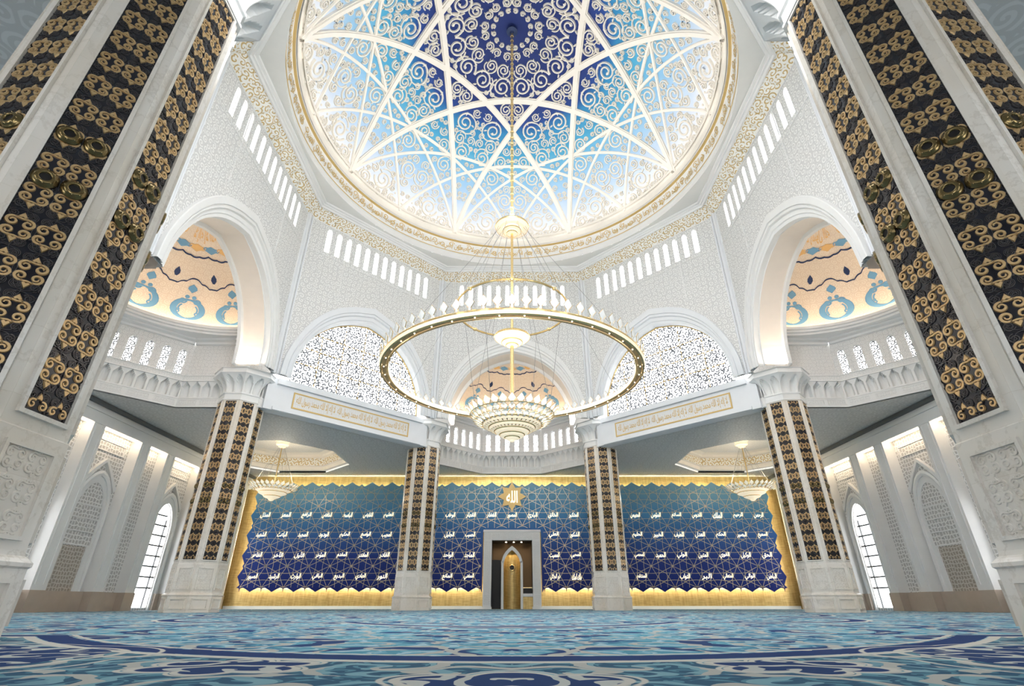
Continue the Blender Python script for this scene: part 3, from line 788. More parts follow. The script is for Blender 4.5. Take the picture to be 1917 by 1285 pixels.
fm = MB(); fm.plate([(-PW / 2 - .1, PZ0 - .1), (PW / 2 + .1, PZ0 - .1), (PW / 2 + .1, PZ1 + .08), (-PW / 2 - .1, PZ1 + .08)], [[(-PW / 2, PZ0), (PW / 2, PZ0), (PW / 2, PZ1), (-PW / 2, PZ1)]], lambda x, z, d: (x, -.075 + d, z), .12)
FM = fm.data('panel_frame', 'marble')
bm_ = MB(); bm_.sm = True
prof = [(.25, 0), (.26, .03), (.22, .045), (.20, .10), (.16, .135), (.115, .13), (.105, .09)]
rows = [[((r * cos(2 * pi * k / 24), -h, r * sin(2 * pi * k / 24)), (k, h)) for k in range(24)] for r, h in prof]
bm_.grid(rows, 0, closeu=True); bm_.poly([(.106 * cos(2 * pi * k / 24), -.085, .106 * sin(2 * pi * k / 24)) for k in range(24)], None, 1)
for k in range(8): a = 2 * pi * k / 8; bm_.blob(.19 * cos(a), .19 * sin(a), .009, .135, lambda x, z, h: (x, -h, z), 2, 6)
BM = bm_.data('boss', ['bronze', 'black', 'brightgold'])

col0 = empty('column'); 
mb = MB(); prism(mb, [(CAP, 4.1), (CAP, 20.95)]); mb.build('shaft', 'marble', col0)
mb = MB()
prism(mb, [(2.40, 0), (2.40, 1.38), (2.46, 1.42), (2.46, 1.50), (2.40, 1.55), (2.34, 1.60), (2.28, 1.64), (2.26, 1.74)]); prism(mb, [(2.26, 1.66), (2.26, 4.14), (2.24, 4.17), (CAP, 4.18)])
for k in range(8):
    T = fr(45 * k, 0)
    for (ap_, hw, z0, z1) in ((2.40, .72, .28, 1.18), (2.26, .68, 1.93, 3.86)):
        mb.plate([(-hw, z0), (hw, z0), (hw, z1), (-hw, z1)], [[(-hw + .09, z0 + .09), (hw - .09, z0 + .09), (hw - .09, z1 - .09), (-hw + .09, z1 - .09)]], lambda x, z, d: T(x, ap_ + .07 - d, z), .08)
base = mb.build('column_base', 'marble', col0)
mb = MB()
for k in range(8):
    T = fr(45 * k, 0); TT = lambda x, z, h: T(x, 2.255 + h * .8, z)
    for ix in (-.28, .28):
        for iz in range(3): medallion(mb, ix, 2.27 + iz * .63, .54, .60, TT, 0)
mb.build('carved_relief', 'marble', base)
# capital
mb = MB()
prism(mb, [(CAP, 20.9), (CAP + .12, 20.92), (CAP + .12, 21.05), (CAP + .04, 21.08), (CAP + .04, 21.62), (CAP + .14, 21.66), (CAP + .14, 21.8), (CAP + .05, 21.85)])
cap_off = lambda z: CAP + .05 + 1.0 * max(0, (z - 21.85) / 1.95) ** 2.2
for k in range(8):
    T0 = fr(45 * k, 0)
    for q in (-1, 1):
        def T(s, d, z, T0=T0): return T0(s * min(1, 1) * (cap_off(z) * .41421 / .92), d, z)
        niche_cell(mb, lambda s, d, z, T=T: T(s, d, z), .92, 21.85, 23.8, lambda z: cap_off(z), q * .46, depth=-.42)
prism(mb, [(3.27, 23.8), (3.33, 23.84), (3.33, 23.95), (3.22, 23.98), (3.22, 24.38), (3.34, 24.42), (3.34, 24.5), (1.0, 24.5)])
mb.build('capital', 'plaster', col0)
for k in range(8):
    a = 45 * k; Tk = fr(a, 0)
    rot = (0, 0, -R(a) + pi)
    p = link('ornamental_panel', PM, col0); p.location = Tk(0, CAP + .012, 0); p.rotation_euler = rot
    for nm, d in (('gold_scrollwork', GM), ('dark_scrollwork', DM_), ('panel_frame', FM)): link(nm, d, p)
    for z in (PZ1 - 9 * PITCH, PZ1 - 10.5 * PITCH):
        for sx in (-.29, .29): o = link('boss', BM, p); o.location = (sx, -.03, z); o.scale = (1.08, 1.0, 1.08)
RC = 33.7
CL = {-22.5: 'flanking the mihrab on its left side', 22.5: 'flanking the mihrab on its right side', -67.5: 'in the middle distance, near the left end of the blue wall',
      67.5: 'in the middle distance, near the right end of the blue wall', -112.5: 'behind the huge near column at the left', 112.5: 'behind the huge near column at the right',
      -157.5: 'huge and nearest, filling the left edge', 157.5: 'huge and nearest, filling the right edge'}
for i, (a, txt) in enumerate(CL.items()):
    c = col0 if i == 0 else copy_tree(col0)
    c.location = (RC * sin(R(a)), YC + RC * cos(R(a)), 0) if abs(a) < 157 else (13.03 * (1 if a > 0 else -1), 11.2, 0)
    tag(c, 'octagonal white marble column with dark gold-scroll strips, ' + txt, 'column', 'marble columns of the octagon')

# ------------------------------------------------------------------ side and far apses
M_APW = slot_window_mesh(.43, 3.3, 'pane')
APO = 33.2
for a, nm in ((0, 'far'), (-90, 'left'), (90, 'right')):
    T = fr(a); where = {0: 'above the mihrab', -90: 'at the left side', 90: 'at the right side'}[a]
    apse = empty('apse', T(0, APO, ZC)); tag(apse, 'half-domed apse with niche gallery and warm painted vault ' + where, 'apse', 'apses of the hall', 'structure')
    O = Vector(T(0, APO, ZC))
    L = lambda s, d, z: tuple(Vector(T(s, d, z)) - O)
    segs = [((-12.2, 28.6), (-12.2, 38.25), 8, 0), ((-12.2, 38.25), (-5.05, 45.4), 9, 1), ((-5.05, 45.4), (5.05, 45.4), 9, 1), ((5.05, 45.4), (12.2, 38.25), 9, 1), ((12.2, 38.25), (12.2, 28.6), 8, 0)]
    band = MB(); wall = MB(); corn = MB()
    for (p, q, nn, wn) in segs:
        P, Q = Vector(p), Vector(q); Ld = (Q - P).length; dr_ = (Q - P).normalized(); nr = Vector((-dr_.y, dr_.x))
        def S(s, d, z, P=P, dr_=dr_, nr=nr): v = P + dr_ * s + nr * d; return L(v.x, v.y, z)
        band.box(-.05, Ld + .05, -.05, .25, ZC, 21.72, 0, S); band.box(0, Ld, -.12, .25, ZC + .02, ZC + .16, 0, S); band.box(0, Ld, -.13, .25, 21.6, 21.75, 0, S)
        npan = 4
        for k in range(npan):
            x0 = Ld * (k + .08) / npan; x1 = Ld * (k + .92) / npan
            band.plate([(x0, 20.85), (x1, 20.85), (x1, 21.5), (x0, 21.5)], [[(x0 + .08, 20.93), (x1 - .08, 20.93), (x1 - .08, 21.42), (x0 + .08, 21.42)]], lambda x, z, d: S(x, -.1 + d, z), .05)
            band.plate([(x0 + .08, 20.93), (x1 - .08, 20.93), (x1 - .08, 21.42), (x0 + .08, 21.42)], [], lambda x, z, d: S(x, -.056, z), 0, 1)
        cw = Ld / nn
        for k in range(nn): niche_cell(band, S, cw, 21.75, 23.65, lambda z: -.02 - .28 * ((z - 21.75) / 1.9) ** 2, cw * (k + .5), 10, 12, 0, .62)
        band.box(-.1, Ld + .1, -.42, .3, 23.65, 23.8, 0, S); band.box(-.08, Ld + .08, -.36, .3, 23.8, 24.3, 1, S); band.box(-.1, Ld + .1, -.44, .3, 24.3, 24.4, 0, S)
        hs = [slot(Ld / 6 * (k + .5), 24.5, 27.8, .43) for k in range(6)] if wn else []
        wall.plate([(-.16, 24.3), (Ld + .16, 24.3), (Ld + .16, 28.75), (-.16, 28.75)], hs, lambda x, z, d: S(x, .35 + d, z), .35, outer_side=False)
        for k in range(6 if wn else 0):
            v = P + dr_ * (Ld / 6 * (k + .5)) + nr * .5
            o = link(next_win(), M_APW); o.location = T(v.x, v.y, 24.5)
            t3 = Vector(T(v.x + dr_.x, v.y + dr_.y, 0)) - Vector(T(v.x, v.y, 0)); o.rotation_euler = (0, 0, atan2(t3.y, t3.x))
            tag(o, 'round-headed pierced window in the gallery of the apse ' + where, kind='structure', group='gallery windows of the apse ' + where)
        for (d0, z0), (d1, z1) in zip([(.35, 28.6), (.05, 28.65), (.0, 28.9), (-.5, 29.0), (-.55, 29.2)], [(.05, 28.65), (.0, 28.9), (-.5, 29.0), (-.55, 29.2), (-.7, 29.25)]):
            e0, e1 = -d0 * .41, -d1 * .41
            corn.poly([S(-(.35 - 0) * 0 + -e0 * 0, d0, z0), S(Ld, d0, z0), S(Ld, d1, z1), S(0, d1, z1)], [(0, z0), (Ld, z0), (Ld, z1), (0, z1)])
    band.build('niche_gallery', ['plaster', 'reliefsm'], apse); wall.build('gallery_wall', 'relief', apse)
    # flat ring closing the octagon to the round dome
    oc = [(p_[0], p_[1]) for p_ in [(-11.5, 28.6), (-11.5, 37.95), (-4.77, 44.7), (4.77, 44.7), (11.5, 37.95), (11.5, 28.6)]]
    NA = 64
    arcp = [(11.0 * sin(t), APO + 11.0 * cos(t)) for t in [(-pi * .62 + pi * 1.24 * k / NA) for k in range(NA + 1)]]
    corn.plate([(-12.9, 28.6)] + [(-12.9, 38.5), (-5.3, 46.1), (5.3, 46.1), (12.9, 38.5)] + [(12.9, 28.6)] + list(reversed([p_ for p_ in arcp if p_[1] > 28.6])), [], lambda x, y, d: L(x, y, 29.2 + d), 0)
    aw = pi * .62
    c0 = L(0, APO, 0)
    def lat(prof, mbx, mi=0, seg=64, a0=-aw, a1=aw):
        rows = [[(L(r * sin(a0 + (a1 - a0) * k / seg), APO + r * cos(a0 + (a1 - a0) * k / seg), z), (12 * (a0 + (a1 - a0) * k / seg), z * 1.2 + i * .01)) for k in range(seg + 1)] for i, (r, z) in enumerate(prof)]
        mbx.grid(rows, mi)
    lat([(11.0, 29.2), (11.0, 29.45), (10.75, 29.5), (10.75, 29.75), (10.6, 29.8), (10.6, 30.15), (10.75, 30.2), (11.0, 30.2), (11.1, 30.05), (11.9, 30.05)], corn)
    corn.build('vault_cornice', 'plaster', apse)
    mb = MB(); lat([(11.25, 30.1), (11.45, 30.1)], mb); mb.build('cove_light_strip', 'glowwarm', apse)
    # vault
    DR, DH, DZ = 12.0, 8.6, 30.0
    def V(th, ph, h=0):
        r = (DR - h) * cos(ph); return L(r * sin(th), APO + r * cos(th), DZ + (DH - h) * sin(ph))
    mb = MB(); mb.sm = True; A1 = pi * .60
    mb.grid([[(V(-A1 + 2 * A1 * j / 72, pi / 2 * i / 24), (12 * (-A1 + 2 * A1 * j / 72) * cos(pi / 2 * i / 24 * .6), 11 * pi / 2 * i / 24)) for j in range(73)] for i in range(25)])
    vlt = mb.build('painted_vault', 'warm', apse)
    mb = MB()
    def W(cth, cph): return lambda x, y, h: V(cth + x / (DR * cos(cph)), cph + y / 10.5, .03 + h)
    for k in range(-4, 5):
        cth = k * R(24) + R(12); cph = R(15)
        if abs(cth) > A1: continue
        T2 = W(cth, cph)
        for sgn in (-1, 1):
            pts = [(sgn * 1.5 * sin(pi * q / 12), -1.35 * cos(pi * q / 12)) for q in range(13)]
            mb.ribbon(pts, lambda t: .10 + .24 * sin(pi * t), .02, T2, 1)
            mb.ribbon([(x * .66, y * .62) for x, y in pts[4:10]], .09, .02, T2, 1)
            mb.ribbon(spiral(sgn * .75, 1.15, .42, .1, 1.3, 0, sgn, 14), .09, .02, T2, 1)
            mb.ribbon(spiral(sgn * 1.0, -.45, .36, .1, 1.3, 1, -sgn, 14), .07, .02, T2, 1)
            mb.blob(sgn * .38, 1.75, .26, .02, T2, 1)
        T3 = W(cth, R(31)); mb.leafshape([(0, .62), (-.42, .2), (-.5, -.1), (0, -.6), (.5, -.1), (.42, .2)], .02, T3, 1)
        mb.blob(0, 1.5, 0.01, .0, T3, 0)
        cth2 = cth + R(12)
        T4 = W(cth2, R(40)); mb.leafshape([(0, .75), (-.28, .25), (-.3, -.1), (-.1, -.5), (.1, -.5), (.3, -.1), (.28, .25)], .02, T4, 0)
    n = 280; pts = []
    for q in range(n + 1):
        th = -A1 * .97 + 2 * A1 * .97 * q / n; u = ((th - R(12)) / R(24)) % 1.0; f = abs(u - .5) * 2
        ph = R(32) + R(6.5) * f ** 1.3 + R(1.0) * abs(sin(u * pi * 5)); pts.append((th, ph))
    for q in range(n):
        (t0, p0), (t1, p1) = pts[q], pts[q + 1]; wv = .008
        mb.poly([V(t0, p0 - wv, .05), V(t1, p1 - wv, .05), V(t1, p1 + wv, .05), V(t0, p0 + wv, .05)], None, 0)
    for q in range(n):
        t0, t1 = pts[q][0], pts[q + 1][0]; g = lambda t: R(56) - R(1.7) * abs(sin(t * 8)) - R(.7) * abs(sin(t * 24))
        mb.poly([V(t0, g(t0) - .01, .05), V(t1, g(t1) - .01, .05), V(t1, g(t1) + .01, .05), V(t0, g(t0) + .01, .05)], None, 0)
    for k in range(-7, 8):
        T5 = W(k * R(14), R(60.5)); c_ = 1 if k % 2 else 2
        mb.leafshape([(0, .55), (-.5, .3), (-.6, -.1), (0, -.5), (.6, -.1), (.5, .3)], .02, T5, c_)
        for sg in (-1, 1): mb.ribbon(spiral(sg * .9, .1, .3, .1, 1.2, 0, sg, 12), .06, .02, T5, 3 - c_)
    def TB(x, y, d): return V(-x / 5.0, R(70) + y / 9.5, .05)
    for cx in (-7.5, 0, 7.5): put_text(mb, 'row', TB, cx, 0, 6.6 / TXT['row'][2], 1.9 / TXT['row'][3], 2)
    mb.build('painted_ornament', ['navy', 'sky', 'orange'], vlt)
    # arch tunnel between hall wall and vault
    mb = MB(); mb2 = MB()
    AI2 = [(x * .985, z - .05) for x, z in AI]; AI3 = [(x * .93, 24.5 + (z - 24.5) * .955) for x, z in AI]
    LT = lambda s, d, z: L(s, d, z)
    sweep(mb, [(AI, AP - .05), (AI, AP + .55), (AI2, AP + .6)], LT); sweep(mb2, [(AI2, AP + .6), (AI2, AP + 3.0)], LT)
    sweep(mb, [(AI2, AP + 3.0), (AI3, AP + 3.0), (AI3, AP + 3.4), (lerp2(AO, AI, .6), AP + 3.4)], LT)
    mb.build('arch_moulding', 'plaster', apse); mb2.build('arch_soffit', 'warmplain', apse)
    mb = MB()
    back = [(-13.2, 24.5), (-13.2, 39.5), (13.2, 39.5), (13.2, 24.5)] + list(reversed(lerp2(AO, AI, .6)))
    mb.plate(back, [], lambda x, z, d: L(x, AP + 3.42, z), 0); mb.build('inner_arch_wall', 'plaster', apse)
    for sg in (-1, 1):
        x, y, z = T(sg * 8.9, AP + 1.8, 24.62)
        area('arch_cove_lamp', (x, y, z), (pi, 0, 0) if a == 0 else (pi, 0, pi / 2), .5, 2.0, 170, (1, .87, .72))

# unseen fill lights added round the drum ledge to brighten the dome
for k in range(16):
    th = 2 * pi * k / 16; area('dome_fill_light', (23.9 * sin(th), YC + 23.9 * cos(th), Z0 - .6), (pi - .45, 0, pi - th), 5.0, .5, 10, (1, .95, .88))

l = bpy.data.lights.new('dome_fill_spot', 'SPOT'); l.energy = 15500; l.color = (1, .94, .86); l.spot_size = R(134); l.spot_blend = .4; l.shadow_soft_size = 1.2  # added fill spot over the chandelier disc, evens out the dome's brightness
o = bpy.data.objects.new('dome_fill_spot', l); o.location = (0, YC, 37.2); o.rotation_euler = (pi, 0, 0); COL.objects.link(o)

# ------------------------------------------------------------------ far wall, blue panel, letters
T = lambda x, y, z: (x, y, z)
mb = MB(); mb.plate([(-48.4, 0), (48.4, 0), (48.4, ZC + .05), (-48.4, ZC + .05)], [[(-3.3, .02), (3.3, .02), (3.3, 10.1), (-3.3, 10.1)]], lambda x, z, d: (x, YB + d, z), .4)
tag(mb.build('wall_back', 'goldwall'), 'brushed gold far wall behind the blue lattice panel', kind='structure')
mb = MB()
for x0, x1 in ((-WX, -4.75), (4.75, WX)): mb.box(x0, x1, YB - .25, YB, 0, .45)
tag(mb.build('baseboard_back', 'plaster'), 'low white stone plinth along the foot of the gold wall', kind='structure')
PX, PY = 3.44, 3.1
NXK = 12
ZR = [13.95, 10.87, 7.75, 4.6]
def scal(k, n): return k
edge = []
xl = 43.55
nb = 25
bottom = []
for k in range(-13, 13):
    x = (k + .5) * PX
    bottom += [(x - PX / 2, 2.4), (x - PX * .36, 2.68), (x - PX * .15, 3.02), (x - .1, 2.9), (x, 2.4), (x + .1, 2.9), (x + PX * .15, 3.02), (x + PX * .36, 2.68)]
bottom = [p for p in bottom if abs(p[0]) < xl] 
top = []
for k in range(-13, 13):
    x = (k + .5) * PX
    top += [(x - PX / 2, 19.45), (x - PX * .3, 19.0), (x - PX * .13, 18.72), (x, 19.1), (x + PX * .13, 18.72), (x + PX * .3, 19.0)]
top = [p for p in top if abs(p[0]) < xl]
right = []
for j in range(5):
    z = 4.6 + j * 3.1
    right += [(xl - .45, z - 1.2), (xl + .2, z), (xl - .45, z + 1.2), (xl - .25, z + 1.55)]
right = right[:-2] + [(xl - .45, 18.4)]
out_ = bottom + right + list(reversed(top)) + [(-x, z) for x, z in reversed(right)]
mih = [(-4.72, 1.0), (-4.72, 11.6), (4.72, 11.6), (4.72, 1.0)]
# cut the mihrab bay out of the lower edge
lo = [p for p in bottom if p[0] < -4.9] + [(-4.75, 2.3), (-4.75, 11.55), (4.75, 11.55), (4.75, 2.3)] + [p for p in bottom if p[0] > 4.9]
out_ = lo + right + list(reversed(top)) + [(-x, z) for x, z in reversed(right)]
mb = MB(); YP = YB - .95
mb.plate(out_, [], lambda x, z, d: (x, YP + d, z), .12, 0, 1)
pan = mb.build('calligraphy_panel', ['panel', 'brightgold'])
tag(pan, 'huge blue panel with gold star lattice and backlit names standing off the gold wall', 'wall panel')
mb = MB()
def inside_panel(x, z):
    if abs(x) < 4.8 and z < 11.6: return False
    if not (2.9 < z < 18.9 and abs(x) < 43.1): return False
    return True
def line(x0, z0, x1, z1, w_=.045):
    L = math.hypot(x1 - x0, z1 - z0); n = max(1, int(L / .8)); 
    nx, nz = -(z1 - z0) / L * w_, (x1 - x0) / L * w_
    for i in range(n):
        a, b = i / n, (i + 1) / n
        p = (x0 + (x1 - x0) * a, z0 + (z1 - z0) * a); q = (x0 + (x1 - x0) * b, z0 + (z1 - z0) * b)
        if inside_panel(*p) and inside_panel(*q):
            mb.poly([(p[0] - nx, YP - .03, p[1] - nz), (q[0] - nx, YP - .03, q[1] - nz), (q[0] + nx, YP - .03, q[1] + nz), (p[0] + nx, YP - .03, p[1] + nz)])
def path(pts, x0, z0, w_):
    for p, q in zip(pts, pts[1:]): line(x0 + p[0] * PX, z0 + p[1] * PY, x0 + q[0] * PX, z0 + q[1] * PY, w_)
for k in range(-14, 14):
    for j in range(-1, 6):
        x = (k + .5) * PX; z = 3.05 + PY * j
        A_ = [(0, 0), (.25, .5), (.35, .66), (.5, .75), (1, 1)]
        for fx in (0, 1):
            for sw in (0, 1):
                path([((1 - p[sw]) if fx else p[sw], p[1 - sw]) for p in A_], x, z, .032)
        for c_ in (.325, .675):
            wv = [(t / 8, c_ + (.022 if c_ < .5 else -.022) * cos(2 * pi * t / 8)) for t in range(9)]
            path(wv, x, z, .028); path([(b, a) for a, b in wv], x, z, .028)
        for q in range(4): aa = pi / 4 + q * pi / 2; line(x, z, x + .22 * cos(aa), z + .22 * sin(aa), .05)
mb.build('gilt_star_lattice', 'goldline', pan)
for rI, z in enumerate(ZR):
    for k in range(-12, 13):
        if rI and abs(k) <= 1: continue
        if rI == 3 and k == 7: continue
        idx = 25 * rI + (12 - k)
        if rI == 3 and k < 7: idx -= 1
        if idx > 98: continue
        mb = MB(); vs, fs, tw, th = TXT['n%d' % idx]
        sc_x = min(1.55 / tw, 2.0); sc_y = .95 / th
        def TT(x, zz, d, z=z, cx=k * PX): return (cx + x + .18 * (zz), YP - .16 + d, z + zz)
        put_text(mb, 'n%d' % idx, TT, 0, 0, sc_x, sc_y)
        mb.build('backlit_name', 'letters', pan)
# central star emblem
mb = MB(); st = []
for q in range(16):
    rr = 2.25 if q % 2 == 0 else 1.5
    if q % 4 == 0: rr = 2.45
    st.append((rr * sin(pi * q / 8), 17.0 + rr * cos(pi * q / 8)))
mb.plate(st, [], lambda x, z, d: (x, YP - .25 + d, z), .2)
em = mb.build('star_emblem', 'palegold', pan, 'gold eight-pointed star')
mb = MB(); k_ = 1.9 / TXT['god'][2]; put_text(mb, 'god', lambda x, z, d: (x, YP - .30, z), 0, 16.95, k_, 2.0 / TXT['god'][3]); mb.build('calligraphy', 'letters', em)
# strips of lamps between panel and wall
mb = MB()
for x0, x1 in ((-43, -5.2), (5.2, 43)): mb.box(x0, x1, YB - .75, YB - .68, 3.15, 3.27)
mb.box(-43, 43, YB - .75, YB - .68, 18.2, 18.32)
for sg in (-1, 1): mb.box(sg * 42.7 - .05, sg * 42.7 + .05, YB - .75, YB - .68, 4, 17.6)
mb.build('lamp_strip', 'glowgold', pan)
# slim brackets fix the panel to the wall
for x in range(-40, 41, 10):
    for z in (5, 16): mb = MB(); mb.box(x - .05, x + .05, YP + .1, YB - .01, z - .05, z + .05); mb.build('bracket', 'cable', pan)

# ------------------------------------------------------------------ mihrab
mih = empty('mihrab', (0, YB, 0)); tag(mih, 'white carved mihrab portal with a gold niche in the centre of the far wall', 'mihrab')
mb = MB(); F = lambda x, z, d: (x, -1.15 + d, z)
mb.plate([(-4.6, 0), (-4.6, 11.5), (4.6, 11.5), (4.6, 0), (3.3, 0), (3.3, 10.05), (-3.3, 10.05), (-3.3, 0)], [], F, 1.2)
mb.box(-4.75, -3.2, -1.3, 0, 0, .35); mb.box(3.2, 4.75, -1.3, 0, 0, .35)
mb.plate([(-4.7, 11.3), (4.7, 11.3), (4.7, 11.65), (-4.7, 11.65)], [], lambda x, z, d: (x, -1.25 + d, z), 1.2)
fr_ = mb.build('portal_frame', 'plaster', mih)
mb = MB()
for x0, x1, z0, z1 in ((-4.45, -3.45, .6, 2.0), (-4.45, -3.45, 2.15, 9.9), (3.45, 4.45, .6, 2.0), (3.45, 4.45, 2.15, 9.9), (-3.3, 3.3, 10.2, 11.15), (-4.45, -3.45, 10.2, 11.15), (3.45, 4.45, 10.2, 11.15)):
    mb.plate([(x0, z0), (x1, z0), (x1, z1), (x0, z1)], [], lambda x, z, d: (x, -1.19 + d, z), .04)
mb.build('carved_panel', 'reliefsm', fr_)
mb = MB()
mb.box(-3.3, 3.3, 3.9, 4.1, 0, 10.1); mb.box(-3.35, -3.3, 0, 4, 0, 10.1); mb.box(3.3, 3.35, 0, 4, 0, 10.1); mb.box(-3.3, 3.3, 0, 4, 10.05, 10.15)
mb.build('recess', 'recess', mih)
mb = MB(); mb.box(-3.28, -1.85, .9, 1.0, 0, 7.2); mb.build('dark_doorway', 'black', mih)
NT_ = [(1.35, 0), (1.35, 6.3), (1.32, 6.7), (1.15, 7.3), (.85, 7.8), (.45, 8.25), (0, 8.6)]
NO_ = [(1.75, 0), (1.75, 6.3), (1.72, 6.8), (1.5, 7.6), (1.15, 8.2), (.6, 8.8), (0, 9.25)]
AN, AM = arch(NT_, 4), arch(NO_, 4)
mb = MB(); F2 = lambda s, d, z: (s, d, z)
sweep(mb, [(AM, 2.2), (AM, -.35), (lerp2(AM, AN, .1), -.4), (lerp2(AM, AN, .9), -.4), (AN, -.35), (AN, .2)], F2)
mb.build('niche_arch', 'plaster', mih)
mb = MB(); mb.sm = True
cyl = [[((1.38 * cos(pi * k / 24), .1 + 1.5 * sin(pi * k / 24), z), (k * .2, z)) for k in range(25)] for z in (0, 2, 4, 6, 6.8)]
for i in range(1, 9):
    ph = pi / 2 * i / 8; rr = cos(ph); cyl.append([((1.38 * rr * cos(pi * k / 24), .1 + 1.5 * rr * sin(pi * k / 24), 6.8 + 2.0 * sin(ph)), (k * .2, 6.8 + i * .3)) for k in range(25)])
mb.grid(cyl); mb.build('gold_niche', 'goldwall', mih)
mb = MB(); mb.sm = True
ring_pts = [(.42 * cos(2 * pi * k / 24), 1.45, 6.05 + .42 * sin(2 * pi * k / 24)) for k in range(24)]
mb.tube(ring_pts, .06, 6, 0, True); mb.poly([(.4 * cos(2 * pi * k / 24), 1.44, 6.05 + .4 * sin(2 * pi * k / 24)) for k in range(24)], None, 1)
mb.build('round_boss', ['brightgold', 'black'], mih)
mb = MB(); mb.box(1.75, 3.3, -.35, 3.5, 1.75, 2.2); mb.build('white_ledge', 'plaster', mih)
mb = MB(); mb.box(1.75, 3.3, -.15, 3.4, 0, 1.75); mb.build('ledge_front', 'goldwall', mih)
mb = MB(); mb.box(1.9, 3.2, .6, 1.4, 2.2, 3.0, 0); mb.box(1.8, 3.28, .5, 1.5, 3.0, 3.1, 1); mb.build('reading_desk', ['black', 'brightgold'], mih)
for x in (-1.0, .3, 1.6): mb = MB(); mb.lathe([(.001, 9.98), (.13, 9.97), (.14, 10.06)], 12, (x, 2.0)); mb.build('ceiling_spotlight', 'lamp', mih)
area('mihrab_lamp', (0, YB + 2.0, 9.8), (0, 0, 0), 3, .6, 18, (1, .80, .5))
area('mihrab_niche_lamp', (0, YB + .9, 8.0), (0, 0, 0), .8, .5, 40, (1, .80, .5))

